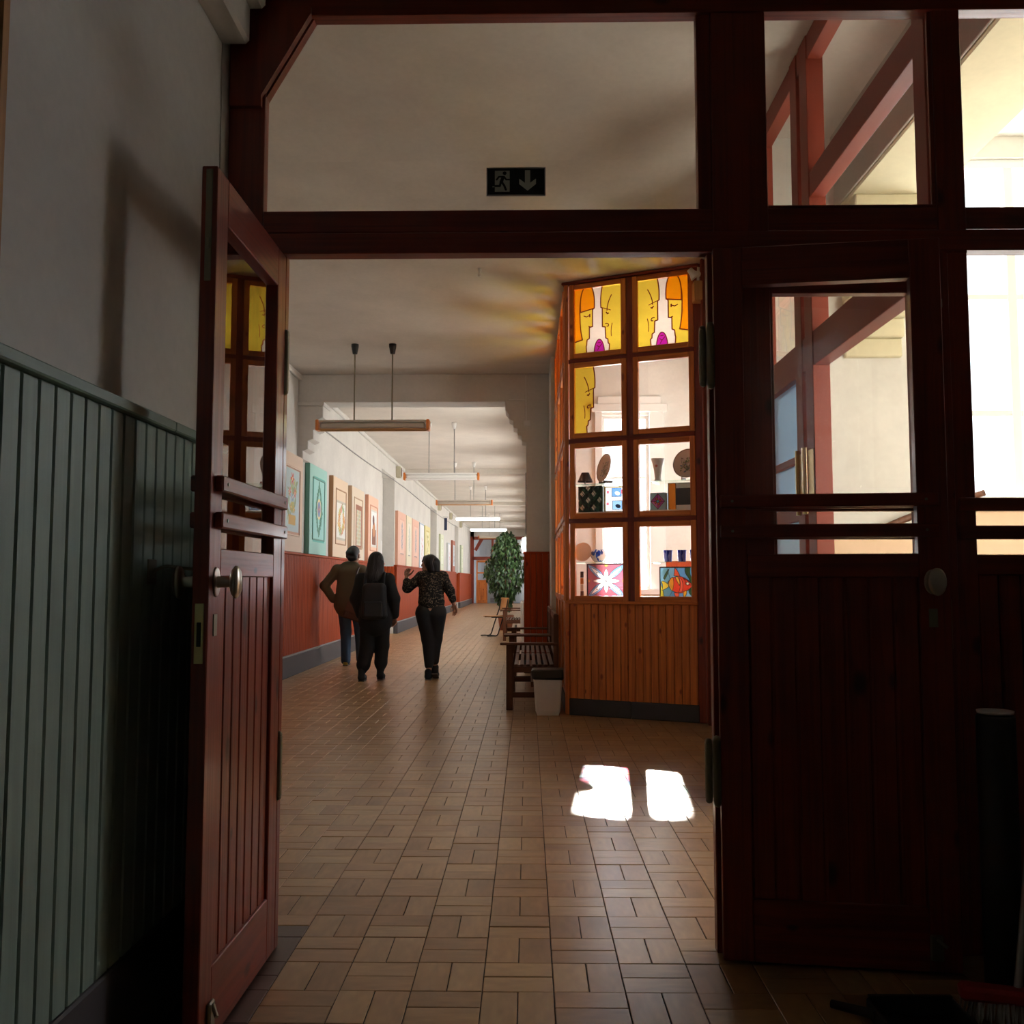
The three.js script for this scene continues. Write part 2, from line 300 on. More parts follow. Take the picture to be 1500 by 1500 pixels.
{
  const e = setting('wall_back', 'far end partition of red framed glass closing the corridor', 'partition', [-1.5, 0, 52.8]);
  const D = 52.8;
  part('post', W(-3.2, -3.0, 0, CEIL, D, D + 0.12), redPaint, e); part('post', W(-2.02, -1.9, 2.5, CEIL - 0.5, D, D + 0.12), redPaint, e); part('post', W(-0.95, -0.8, 0, CEIL - 0.5, D, D + 0.12), redPaint, e); part('post', W(-0.05, 0.1, 0, CEIL, D, D + 0.12), redPaint, e);
  part('transom', W(-3.1, 0.1, 2.42, 2.6, D, D + 0.12, 0), redPaint, e); part('top_rail', W(-3.1, 0.1, 3.55, 3.72, D, D + 0.12, 0), redPaint, e);
  const br = extr([[-3.0, 3.0], [-2.85, 2.9], [-2.45, 3.6], [-2.6, 3.72]], 0.12); br.translate(0, 0, -D - 0.12); part('brace', br, redPaint, e);
  part('wall_over', W(-3.2, 0.1, 3.72, CEIL, D, D + 0.2, 0, 0), plaster, e);
  part('pane', pane(-3.0, -2.02, 2.6, 3.55, -D - 0.05), glass, e); part('pane', pane(-1.9, -0.95, 2.6, 3.55, -D - 0.05), glass, e); part('pane', pane(-0.8, -0.05, 0.1, 3.55, -D - 0.05), glass, e);
  part('backing_wall', W(-3.4, 0.3, 0, CEIL, D + 1.1, D + 1.3, 1, 0), M({ color: rgb(0.35, 0.38, 0.42), roughness: 0.6 }), e);
  part('amber_disc', (() => { const g = flat(new THREE.CircleGeometry(0.36, 24)); g.translate(-1.55, 3.15, -D - 0.03); return g; })(), M({ color: rgb(0.55, 0.25, 0.05), roughness: 0.6 }), e);
  const dl = setting('door_3', 'light pine glazed door leaf standing open at the corridor end', 'door', [-2.55, 0, D - 0.1]);
  part('stile', W(-2.86, -2.78, 0.02, 2.4, D - 0.12, D - 0.07), pineWood, dl); part('stile', W(-2.32, -2.24, 0.02, 2.4, D - 0.12, D - 0.07), pineWood, dl);
  for (const [a, b] of [[0.02, 0.2], [1.18, 1.3], [1.66, 1.74], [2.28, 2.4]]) part('rail', W(-2.78, -2.32, a, b, D - 0.12, D - 0.07, 0), pineWood, dl);
  part('panel', W(-2.78, -2.32, 0.2, 1.18, D - 0.105, D - 0.08), pineWood, dl);
  part('pane', pane(-2.78, -2.32, 1.3, 2.28, -D + 0.095), glass, dl);
  const gd = setting('door_4', 'plain grey blue door beyond the far end partition', 'door', [-1.5, 0, D + 0.6]);
  part('leaf', W(-2.2, -0.97, 0.0, 2.41, D + 0.5, D + 0.56, 1, 0.01), M({ color: rgb(0.33, 0.37, 0.43), roughness: 0.5 }), gd);
  part('kick_plate', W(-2.1, -1.05, 0.05, 0.3, D + 0.48, D + 0.5, 0, 0.004), M({ color: rgb(0.2, 0.22, 0.26), roughness: 0.4 }), gd);
}
{
  // hall side wall left of the partition, behind it, and the vestibule the camera stands in
  const w = setting('wall_vestibule', 'grey white vestibule wall with tall green board wainscot', 'wall', [-1.08, 0, 2]);
  part('plaster_wall', W(-1.4, -1.08, 0, CEIL, -1.8, 3.2, 1, 0), plaster, w);
  part('front_return', W(-3.3, -1.075, 0, CEIL, 3.2, 3.34, 1, 0), plaster, w);
  part('groove_backing', W(-1.08, -1.069, 0.28, 1.69, -1.7, 3.2, 1, 0), greenPaint, w);
  for (let k = 0; k < 32; k++) { const d = 3.2 - k * 0.0715; part('board', W(-1.0685, -1.047, 0.28, 1.685, d - 0.0715 + 0.0055, d - 0.0005, 1, 0.004), greenPaint, w); }
  part('board_run', W(-1.0685, -1.047, 0.28, 1.685, -1.7, 3.2 - 32 * 0.0715, 1, 0.004), greenPaint, w);
  part('cap_rail', W(-1.09, -1.025, 1.685, 1.715, -1.7, 2.72, 2, 0.004), greenPaint, w); part('cap_rail', W(-1.09, -1.025, 1.685, 1.715, 2.722, 3.2, 2, 0.004), greenPaint, w);
  part('skirting', W(-1.09, -1.035, 0, 0.285, -1.7, 3.2, 2, 0.006), baseGrey, w);
  // stepped plaster corbel under the ceiling beam at the partition
  part('corbel', [W(-1.09, -0.985, 3.15, 3.3, 2.9, 3.22, 1, 0.012), W(-1.09, -0.93, 3.28, 3.45, 2.98, 3.22, 1, 0.012), W(-1.09, -0.84, 3.42, 3.7, 3.0, 3.24, 1, 0.012)], plaster, w);
  const r = setting('wall_entrance', 'dark vestibule walls behind and beside the viewpoint', 'wall', [1.0, 0, 0]);
  part('side_wall', W(2.0, 2.3, 0, CEIL, -1.8, 3.2, 1, 0), plaster, r); part('rear_wall', W(-1.4, 2.3, 0, CEIL, -2.1, -1.8, 1, 0), plaster, r);
}
{
  // stairwell to the right of the hall, and the room behind the display bay
  const s = setting('wall_stairwell', 'cream stairwell walls with a peach dado and yellow beam', 'wall', [3, 0, 6]);
  part('near_wall', W(1.98, 5.2, 0, CEIL, 3.2, 3.36, 1, 0), creamPaint, s); part('near_panelling', W(1.98, 4.9, 0, 2.0, 3.36, 3.385, 1, 0), M({ color: rgb(0.50, 0.475, 0.44), roughness: 0.8 }), s);
  part('side_wall', W(4.9, 5.2, 0, CEIL, 3.38, 6.3, 1, 0), creamPaint, s);
  part('window_wall', W(1.5, 2.63, 0, CEIL, 6, 6.3, 1, 0), creamPaint, s); part('window_wall', W(3.87, 4.9, 0, CEIL, 6, 6.3, 1, 0), creamPaint, s);
  part('window_wall', W(2.63, 3.87, 0, 1.73, 6, 6.3, 1, 0), creamPaint, s); part('window_wall', W(2.63, 3.87, 3.99, CEIL, 6, 6.3, 1, 0), creamPaint, s);
  const dp = extr([[1.55, 0], [4.9, 0], [4.9, 1.7], [2.75, 1.7], [2.3, 1.52], [1.55, 1.52]], 0.02); dp.translate(0, 0, -6); part('dado', dp, peachPaint, s);
  part('handrail', tube([[2.2, 1.57, -5.93], [2.42, 1.66, -5.93], [2.85, 1.8, -5.93]], 0.022, 12, 8), brownWood, s);
  part('yellow_beam', W(2.0, 2.52, 3.63, CEIL, 3.38, 6, 2, 0.01), yellowPaint, s);
  part('beam_fascia', W(1.985, 2.0, 3.645, 3.87, 3.38, 6, 2, 0.004), greyBeam, s); part('beam_fascia', W(1.97, 2.0, 3.88, CEIL, 3.38, 6, 2, 0.004), greyBeam, s);
  for (let k = 0; k < 8; k++) part('corbel_step', W(2.02, 2.41 - k * 0.004, 3.63 - (k + 1) * 0.12, 3.63 - k * 0.12, 5.70 + k * 0.036, 6.0, 0, 0.008), yellowPaint, s);
  part('dividing_wall', W(1.62, 1.78, 0, CEIL, 6.3, 8.4, 1, 0), creamPaint, s);
  const b = setting('wall_room', 'white walls of the room behind the display bay', 'wall', [1.5, 0, 11]);
  part('window_wall', W(0.36, 0.95, 0, CEIL, 12, 12.3, 1, 0), plaster, b); part('window_wall', W(1.55, 2.6, 0, CEIL, 12, 12.3, 1, 0), plaster, b);
  part('window_wall', W(0.95, 1.55, 0, 1.15, 12, 12.3, 1, 0), plaster, b); part('window_wall', W(0.95, 1.55, 3.36, CEIL, 12, 12.3, 1, 0), plaster, b);
  for (const q of [[0, CEIL, 8.4, 9.4], [0, CEIL, 11.2, 12.3], [0, 1.2, 9.4, 11.2], [3.4, CEIL, 9.4, 11.2]]) part('side_wall', W(2.6, 2.85, ...q, 1, 0), plaster, b);
  const w3 = setting('window_13', 'side window of the room behind the display bay', 'window', [2.7, 1.2, 10.3]);
  part('frame', [W(2.66, 2.71, 1.2, 1.26, 9.4, 11.2, 2), W(2.66, 2.71, 3.34, 3.4, 9.4, 11.2, 2), W(2.66, 2.71, 1.26, 3.34, 9.4, 9.46), W(2.66, 2.71, 1.26, 3.34, 11.14, 11.2), W(2.665, 2.705, 1.25, 3.35, 10.27, 10.33)], whitePaint, w3); part('pane', paneX(2.69, 1.26, 3.34, 9.46, 11.14), windowGlass, w3);
  part('near_wall', W(1.68, 2.85, 0, CEIL, 8.3, 8.45, 1, 0), plaster, b);
  part('end_wall', W(0.3, 0.42, 0, CEIL, 12.0, 13.1, 1, 0), plaster, b);
  part('dado', W(2.56, 2.6, 0, 1.18, 8.5, 11.95, 1, 0), dadoWood, b); part('dado', W(1.75, 2.6, 0, 1.5, 11.96, 12, 1, 0), dadoWood, b);
  const w1 = setting('window_1', 'tall overexposed stairwell window with white glazing bars', 'window', [3.25, 1.73, 6.1]);
  part('frame', [W(2.63, 3.87, 1.73, 1.8, 6.03, 6.1, 0), W(2.63, 3.87, 3.93, 3.99, 6.03, 6.1, 0), W(2.63, 2.69, 1.8, 3.93, 6.03, 6.1), W(3.81, 3.87, 1.8, 3.93, 6.03, 6.1), W(3.1, 3.16, 1.79, 3.94, 6.035, 6.095), W(2.68, 3.82, 3.06, 3.1, 6.042, 6.088, 0), W(2.68, 3.82, 2.3, 2.34, 6.042, 6.088, 0)], whitePaint, w1);
  part('sill', W(2.58, 3.92, 1.69, 1.735, 5.92, 6.06, 0, 0.006), whitePaint, w1);
  part('pane', pane(2.69, 3.81, 1.8, 3.93, -6.07), windowGlass, w1);
  const w2 = setting('window_2', 'white casement window seen through the display bay', 'window', [1.25, 1.15, 12]);
  part('surround', [W(0.86, 0.95, 1.1, 3.44, 11.95, 12.02), W(1.55, 1.74, 1.1, 3.44, 11.95, 12.02), W(0.82, 1.78, 3.40, 3.5, 11.93, 12.02, 0), W(0.9, 1.7, 3.5, 3.6, 11.95, 12.02, 0), W(0.82, 1.78, 1.08, 1.15, 11.86, 12.02, 0)], whitePaint, w2);
  part('frame', [W(0.95, 0.99, 1.15, 3.36, 12.04, 12.1), W(1.51, 1.55, 1.15, 3.36, 12.04, 12.1), W(0.99, 1.51, 1.15, 1.19, 12.04, 12.1, 0), W(0.99, 1.51, 3.32, 3.36, 12.04, 12.1, 0), W(1.235, 1.265, 1.18, 3.33, 12.045, 12.095), W(0.98, 1.52, 2.55, 2.58, 12.05, 12.09, 0)], whitePaint, w2);
  part('pane', pane(0.99, 1.51, 1.19, 3.32, -12.07), windowGlass, w2);
}

// ================================================================ THE GLAZED PARTITION AND ITS DOORS
const T0 = PD, T1 = PD + 0.055;           // front and back of its timbers
{
  const p = setting('wall_front', 'dark red timber partition with glazed upper lights and panelled side', 'partition', [0.3, 0, PD]);
  const X = [-1.075, -0.945, 0.61, 0.865, 1.45, 1.55, 2.0];      // left post, main light, centre post, light, mullion, light
  // posts
  part('post', W(X[0], -0.88, 0, 2.41, T0, T1), redWood, p); part('post', W(X[0], -0.945, 2.41, CEIL, T0, T1), redWood, p);
  part('post', W(0.66, X[3] - 0.01, 0, CEIL, T0, T1), redWood, p); part('jamb', W(0.637, 0.66, 0, 2.41, T0 + 0.012, T1), redWood, p);
  part('post_edge', W(0.61, 0.66, 2.41, 3.3, T0 + 0.012, T1), redWood, p);
  part('mullion', W(X[4], X[5], 2.4, CEIL, T0, T1), redWood, p); part('mullion', W(1.40, 1.48, 0, 2.42, T0, T1), redWood, p);
  part('jamb', W(-0.88, -0.86, 0, 2.41, T0 + 0.012, T1), redWood, p);
  // beams
  part('transom', W(-1.07, 2.0, 2.41, 2.485, T0 - 0.006, T1, 0), redWood, p); part('transom', W(-1.07, 2.0, 2.492, 2.572, T0 + 0.008, T1, 0), redWood, p);
  part('top_beam', W(-1.07, 2.0, 3.293, 3.50, T0 - 0.006, T1, 0), redWood, p);
  part('infill_above', W(-1.07, 2.0, 3.5, CEIL, T0 + 0.02, T1, 0), redWood, p);
  // diagonal corner pieces of the main light
  const br = extr([[-0.95, 2.99], [-0.95, 3.32], [-0.76, 3.32]], 0.08); br.scale(1, 1, 0.5); br.translate(0, 0, -T1 - 0.001); part('corner_brace', br, redWood, p);
  const br2 = extr([[-1.07, 2.95], [-0.955, 2.95], [-0.955, 2.99], [-0.78, 3.295], [-0.78, 3.32], [-1.07, 3.32]], 0.03); br2.translate(0, 0, -T0 - 0.01); part('corner_brace', br2, redWood, p);
  // panes above the transom
  part('pane', (() => { const s = new THREE.ShapeGeometry(new THREE.Shape([[-0.945, 2.572], [0.61, 2.572], [0.61, 3.293], [-0.77, 3.293], [-0.945, 3.0]].map(([a, b]) => new THREE.Vector2(a, b)))); s.translate(0, 0, -T0 - 0.021); return flat(s); })(), glass, p);
  part('pane', pane(0.855, 1.45, 2.572, 3.293, -T0 - 0.021), glass, p); part('pane', pane(1.55, 2.0, 2.572, 3.293, -T0 - 0.021), glass, p);
  // glazing beads round the lights
  part('bead', W(0.855, 1.45, 2.572, 2.582, T0 + 0.006, T0 + 0.02, 0, 0.002), redWood, p); part('bead', W(1.435, 1.45, 2.58, 3.293, T0 + 0.006, T0 + 0.02, 1, 0.002), redWood, p);
  // fixed side panels: boards below, lock rail, bars, glass
  for (const [a, b, gt] of [[0.865, 1.345, 2.262], [1.55, 2.0, 2.408]]) {
    part('rail', W(a - 0.05, b + 0.06, 1.27, 1.341, T0 + 0.006, T1 - 0.004, 0), redWood, p); part('rail', W(a - 0.05, b + 0.06, 0, 0.21, T0 + 0.006, T1 - 0.004, 0), redWood, p);
    if (gt < 2.4) { part('rail', W(a - 0.05, b + 0.06, gt, 2.41, T0 + 0.006, T1 - 0.004, 0), redWood, p); part('stile', W(b, b + 0.06, 0.2, 2.41, T0 + 0.006, T1 - 0.004), redWood, p); part('stile', W(a - 0.03, a, 0.2, 2.41, T0 + 0.006, T1 - 0.004), redWood, p); }
    else part('stile', W(a - 0.075, a, 0.0, 2.41, T0 + 0.004, T1 - 0.004), redWood, p);
    for (const y of [1.49, 1.393]) part('glazing_bar', W(a - 0.06, b + 0.05, y, y + 0.047, T0 - 0.012, T0 + 0.02, 0), redWood, p);
    part('pane', pane(a, b, 1.341, gt, -T0 - 0.026), glass, p);
    const nb = Math.round((b - a) / 0.075); for (let k = 0; k < nb; k++) part('board', W(a + k * (b - a) / nb + 0.002, a + (k + 1) * (b - a) / nb - 0.002, 0.2, 1.28, T0 + 0.014, T0 + 0.034, 1, 0.005), redWood, p);
    part('board_backing', W(a, b, 0.2, 1.28, T0 + 0.0345, T0 + 0.042, 1, 0), redWood, p);
  }
}
function doorLeaf(g, w, faceSide) {      // own axes: x from the hinge, z through the leaf
  const t = 0.022, s = 0.098;
  part('stile', L(0, s, 0.012, 2.395, -t, t), redWood, g); part('stile', L(w - s, w, 0.012, 2.395, -t, t), redWood, g);
  part('top_rail', L(s, w - s, 2.262, 2.395, -t, t, 0), redWood, g); part('lock_rail', L(s, w - s, 1.262, 1.34, -t, t, 0), redWood, g); part('bottom_rail', L(s, w - s, 0.012, 0.212, -t, t, 0), redWood, g);
  const n = 7, bw = (w - 2 * s) / n;
  for (let k = 0; k < n; k++) part('board', L(s + k * bw + 0.0025, s + (k + 1) * bw - 0.0025, 0.2, 1.275, -0.012, 0.012, 1, 0.005), redWood, g);
  part('board_core', L(s, w - s, 0.2, 1.275, -0.006, 0.006, 1, 0), redWood, g);
  part('pane', pane(s - 0.005, w - s + 0.005, 1.33, 2.27, 0), glass, g);
  for (const y of [1.4945, 1.394]) for (const q of [-1, 1]) {
    const b = part('glazing_bar', L(0.01, w - 0.035, y, y + 0.044, q * t, q * (t + 0.024), 0, 0.004), redWood, g);
    for (const x of [0.05, w - 0.075]) part('screw', cyl([x, y + 0.022, q * (t + 0.023)], [x, y + 0.022, q * (t + 0.026)], 0.005, 0.005, 8), oldIron, b);
  }
  for (const q of [-1, 1]) {
    const k = part('knob', [lathe([[0.0, 0], [0.0, 0.006], [0.028, 0.006], [0.03, 0.003], [0.03, 0], [0.012, 0.006], [0.011, 0.04], [0.026, 0.046], [0.033, 0.054], [0.033, 0.06], [0.024, 0.068], [0, 0.07]].map(([r, h]) => [r, h]), [0, 0, 0], 24)], nickel, g, 'worn metal oval door knob');
    k.geometry.scale(0.85, 1, 1.35); k.geometry.rotateX(q * Math.PI / 2); k.position.set(w - 0.058, 1.247, q * t);
    part('key_plate', L(w - 0.072, w - 0.044, 1.10, 1.16, q * t, q * (t + 0.003), 1, 0.001), oldIron, g);
  }
  part('lock_plate', L(w - 0.001, w + 0.003, 1.03, 1.19, -0.012, 0.012, 1, 0.001), brass, g); part('latch_slot', L(w, w + 0.004, 1.075, 1.14, -0.006, 0.006, 1, 0.001), blackPlastic, g);
  part('flush_bolt', [L(w - 0.001, w + 0.003, 2.07, 2.385, -0.009, 0.009, 1, 0.001), L(w + 0.001, w + 0.007, 2.16, 2.19, -0.005, 0.005, 1, 0.001)], oldIron, g);
  part('foot_bolt', [L(w - 0.10, w - 0.06, 0.05, 0.13, faceSide * t, faceSide * (t + 0.012), 1, 0.004), cyl([w - 0.08, 0.12, faceSide * (t + 0.012)], [w - 0.055, 0.10, faceSide * (t + 0.03)], 0.006, 0.006, 8)], oldIron, g);
  for (const y of [0.62, 2.02]) part('spring_hinge', [cyl([-0.012, y - 0.10, faceSide * t], [-0.012, y + 0.10, faceSide * t], 0.013, 0.013, 12), cyl([-0.038, y - 0.09, faceSide * t * 0.6], [-0.038, y + 0.09, faceSide * t * 0.6], 0.013, 0.013, 12), ball(-0.012, y + 0.105, faceSide * t, 0.012), ball(-0.012, y - 0.105, faceSide * t, 0.012), ball(-0.038, y + 0.095, faceSide * t * 0.6, 0.012), ball(-0.038, y - 0.095, faceSide * t * 0.6, 0.012)], oldIron, g);
}
{
  const d1 = setting('door_1', 'red timber door leaf standing open beside the green wainscot', 'door', [-0.876, 0, 3.265]);
  d1.rotation.y = -Math.PI / 2 + 0.0001; doorLeaf(d1, 0.743, -1);
  const d2 = setting('door_2', 'dark red door leaf folded right back over the side panel', 'door', [0.642, 0, 3.222]);
  d2.rotation.y = -0.128; doorLeaf(d2, 0.743, 1);
  const hk = thing('door_hook', 'small iron hook and eye holding the open door at the wainscot', 'hook', [-1.05, 1.28, 2.6]);
  part('plate', W(-1.05, -1.044, 1.24, 1.31, 2.59, 2.65, 1, 0.002), oldIron, hk);
  part('rod', tube([[-1.044, 1.275, -2.62], [-1.01, 1.29, -2.62], [-0.96, 1.285, -2.63], [-0.905, 1.28, -2.64]], 0.005, 16, 6), oldIron, hk);
  // exit sign stuck on the glass of the main light
  const sg = thing('exit_sign', 'black and grey exit sign with running figure and down arrow', 'sign', [-0.04, 2.62, PD + 0.012]);
  const tex = canvasTex(360, 180, (g, w, h) => {
    g.fillStyle = '#0b0c0d'; g.fillRect(0, 0, w, h); g.fillStyle = '#cfd1c3';
    g.fillRect(46, 14, 94, 146);
    g.fillStyle = '#0b0c0d'; g.strokeStyle = '#0b0c0d'; g.lineCap = 'round'; g.lineJoin = 'round';
    g.beginPath(); g.arc(108, 32, 12, 0, 7); g.fill();
    g.lineWidth = 20; g.beginPath(); g.moveTo(98, 60); g.lineTo(86, 94); g.stroke();
    g.lineWidth = 11; g.beginPath(); g.moveTo(100, 56); g.lineTo(72, 56); g.lineTo(58, 76); g.stroke();
    g.beginPath(); g.moveTo(104, 56); g.lineTo(118, 76); g.lineTo(136, 76); g.stroke();
    g.lineWidth = 13; g.beginPath(); g.moveTo(90, 92); g.lineTo(106, 118); g.lineTo(116, 146); g.stroke();
    g.beginPath(); g.moveTo(84, 92); g.lineTo(78, 120); g.lineTo(42, 120); g.stroke();
    g.fillStyle = '#cfd1c3'; g.fillRect(30, 122, 14, 6);
    g.fillRect(236, 12, 34, 112); g.beginPath(); g.moveTo(200, 70); g.lineTo(252, 112); g.lineTo(306, 70); g.lineTo(306, 108); g.lineTo(253, 154); g.lineTo(200, 108); g.fill();
  });
  const face = pane(-0.142, 0.062, 2.628, 2.724, -PD - 0.0095); part('face', face, M({ map: tex, roughness: 0.5 }), sg);
  part('frame', [W(-0.146, 0.066, 2.624, 2.629, PD + 0.008, PD + 0.017, 0, 0.001), W(-0.146, 0.066, 2.723, 2.728, PD + 0.008, PD + 0.017, 0, 0.001), W(-0.146, -0.141, 2.629, 2.723, PD + 0.008, PD + 0.017, 1, 0.001), W(0.061, 0.066, 2.629, 2.723, PD + 0.008, PD + 0.017, 1, 0.001)], greyMetal, sg);
  part('backing', W(-0.142, 0.062, 2.628, 2.724, PD + 0.0105, PD + 0.018, 0, 0.001), blackPlastic, sg);
}
{
  // glazed side partition between hall and stairwell
  const p = setting('wall_side', 'red timber glazed side partition towards the stairwell', 'partition', [1.5, 0, 4.8]);
  const a = 1.47, b = 1.56;
  part('post', W(a, b, 0, CEIL, 4.83, 4.96), redPaint, p); part('post', W(a, b, 0, CEIL, 5.02, 5.14), redPaint, p); part('post', W(a, b, 0, CEIL, 5.86, 6.0), redPaint, p); part('post', W(a, b, 0, CEIL, 3.395, 3.5), redPaint, p);
  part('top_rail', W(a + 0.006, b - 0.006, CEIL - 0.13, CEIL, 3.41, 5.99, 2), redPaint, p); part('rail', W(a + 0.006, b - 0.006, 3.25, 3.385, 3.41, 4.9, 2), redPaint, p); part('transom', W(a + 0.006, b - 0.006, 2.36, 2.54, 3.41, 5.99, 2), redPaint, p);
  part('rail', W(a, b, 1.24, 1.34, 5.1, 5.9, 2), redPaint, p); part('kick_board', W(a + 0.02, b - 0.02, 0, 1.24, 5.1, 5.9, 1), redPaint, p);
  part('glazing_bar', W(a + 0.02, b - 0.02, 1.9, 1.94, 5.1, 5.9, 2), redPaint, p); part('glazing_bar', W(a + 0.02, b - 0.02, 1.58, 1.66, 5.1, 5.9, 2), redPaint, p);
  part('pane', paneX(1.515, 1.34, 2.36, 5.1, 5.9), filmGlass, p, 'bluish frosted pane'); part('pane', paneX(1.515, 2.54, 4.0, 5.1, 5.9), glass, p);
  part('pane', paneX(1.515, 3.385, 4.0, 3.45, 4.9), glass, p); part('pane', paneX(1.515, 2.54, 3.25, 3.45, 4.9), glass, p);
  part('hinge_plate', [W(a - 0.006, a, 1.62, 1.93, 4.99, 5.09, 1, 0.003), cyl([a - 0.012, 1.6, -4.985], [a - 0.012, 1.95, -4.985], 0.012, 0.012, 10), cyl([a - 0.012, 1.6, -5.1], [a - 0.012, 1.95, -5.1], 0.012, 0.012, 10), W(a - 0.005, a, 1.62, 1.93, 4.84, 4.93, 1, 0.003), cyl([a - 0.012, 1.6, -4.97], [a - 0.012, 1.95, -4.97], 0.012, 0.012, 10)], brass, p);
}
// ================================================================ THE DISPLAY BAY
const BAYA = new THREE.Vector3(0.376, 0, -8.978), BAYB = new THREE.Vector3(1.569, 0, -8.446), BAYL = BAYA.distanceTo(BAYB), BAYT = Math.atan2(-(BAYB.z - BAYA.z), BAYB.x - BAYA.x);
const onBay = (s, inward) => [BAYA.x + Math.cos(BAYT) * s - Math.sin(BAYT) * inward, -(BAYA.z - Math.sin(BAYT) * s - Math.cos(BAYT) * inward)];   // s along the front, metres behind it -> [x, d]
const ROWS = [[3.42, 4.045], [2.65, 3.28], [1.885, 2.505], [1.11, 1.745]], COLS = [[0.083, 0.553], [0.715, 1.193]];
function faceArt(kind) {
  return canvasTex(288, 384, (g, w, h) => {
    const ink = '#6d1d0c', yel = '#ead348', ora = '#f39a08', pur = '#c01fae', k = (pts) => { g.beginPath(); pts.forEach((p, i) => { const q = [p[0] * w, p[1] * h]; if (p.length === 2) i ? g.lineTo(...q) : g.moveTo(...q); else g.bezierCurveTo(q[0], q[1], p[2] * w, p[3] * h, p[4] * w, p[5] * h); }); };
    const line = (pts, lw = 5) => { g.strokeStyle = ink; g.lineWidth = lw * 1.35; g.lineJoin = 'round'; k(pts); g.stroke(); };
    g.fillStyle = '#f4efe9'; g.fillRect(0, 0, w, h);
    const man = () => {                         // broad yellow profile on the left looking right
      const edge = [[0.40, 0.0], [0.43, 0.1, 0.44, 0.2, 0.43, 0.32], [0.40, 0.33], [0.40, 0.62], [0.34, 0.63], [0.33, 0.80], [0.285, 0.82], [0.28, 0.88], [0.25, 0.90], [0.26, 1.0]];
      g.fillStyle = yel; k([[0, 0], ...edge, [0, 1]]); g.fill(); line(edge);
      line([[0.20, 0.14], [0.26, 0.22, 0.30, 0.30, 0.30, 0.38]], 4); line([[0.43, 0.32], [0.36, 0.34, 0.3, 0.35, 0.22, 0.38]], 3); line([[0.32, 0.40], [0.29, 0.43], [0.26, 0.42]], 5); line([[0.34, 0.58], [0.26, 0.56, 0.24, 0.64, 0.31, 0.62]], 4); line([[0.19, 0.58], [0.22, 0.66, 0.22, 0.72, 0.21, 0.78]], 3);
    };
    const woman = () => {                       // orange haired profile on the left looking right
      const edge = [[0.41, 0.33], [0.39, 0.34], [0.39, 0.60], [0.32, 0.61], [0.32, 0.78], [0.27, 0.80], [0.26, 0.88], [0.25, 0.90], [0.26, 1.0]];
      g.fillStyle = yel; k([[0.1, 0.3], ...edge, [0, 1], [0, 0.8]]); g.fill(); line(edge);
      g.fillStyle = ora; k([[0, 0], [0.2, 0.0], [0.12, 0.12, 0.11, 0.3, 0.12, 0.45], [0.12, 0.6, 0.14, 0.7, 0.17, 0.79], [0, 0.82]]); g.fill(); line([[0.2, 0.0], [0.12, 0.12, 0.11, 0.3, 0.12, 0.45], [0.12, 0.6, 0.14, 0.7, 0.17, 0.79], [0, 0.82]]);
      g.fillStyle = ora; k([[0.13, 0.36], [0.12, 0.2, 0.14, 0.06, 0.2, 0.0], [0.38, 0.0], [0.43, 0.08, 0.44, 0.2, 0.43, 0.32]]); g.fill(); line([[0.20, 0.0], [0.14, 0.06, 0.12, 0.2, 0.13, 0.36], [0.43, 0.32], [0.44, 0.2, 0.43, 0.08, 0.38, 0.0]]);
      line([[0.2, 0.42], [0.26, 0.44], [0.34, 0.42]], 4); line([[0.33, 0.40], [0.33, 0.45]], 6); line([[0.34, 0.6], [0.3, 0.59]], 4);
    };
    const flip = (f) => { g.save(); g.translate(w, 0); g.scale(-1, 1); f(); g.restore(); };
    if (kind === 0) { woman(); flip(man); } if (kind === 1) { man(); flip(woman); } if (kind === 2) man();
    if (kind < 2) { const c = kind ? 0.48 : 0.53; g.fillStyle = pur; k([[c - 0.11, 1], [c - 0.1, 0.88, c - 0.05, 0.81, c, 0.81], [c + 0.05, 0.81, c + 0.1, 0.88, c + 0.11, 1]]); g.fill(); line([[c - 0.11, 1], [c - 0.1, 0.88, c - 0.05, 0.81, c, 0.81], [c + 0.05, 0.81, c + 0.1, 0.88, c + 0.11, 1]], 4); line([[c - 0.05, 0.9], [c, 0.93], [c + 0.06, 0.88]], 3); line([[c - 0.03, 0.86], [c + 0.03, 0.86]], 3); line([[c, 0.93], [c - 0.04, 0.98]], 3); }
  });
}
const stained = (t, r = 0.12) => PH({ map: t, transmission: 0.9, thickness: 0, roughness: r, ior: 1.5 });
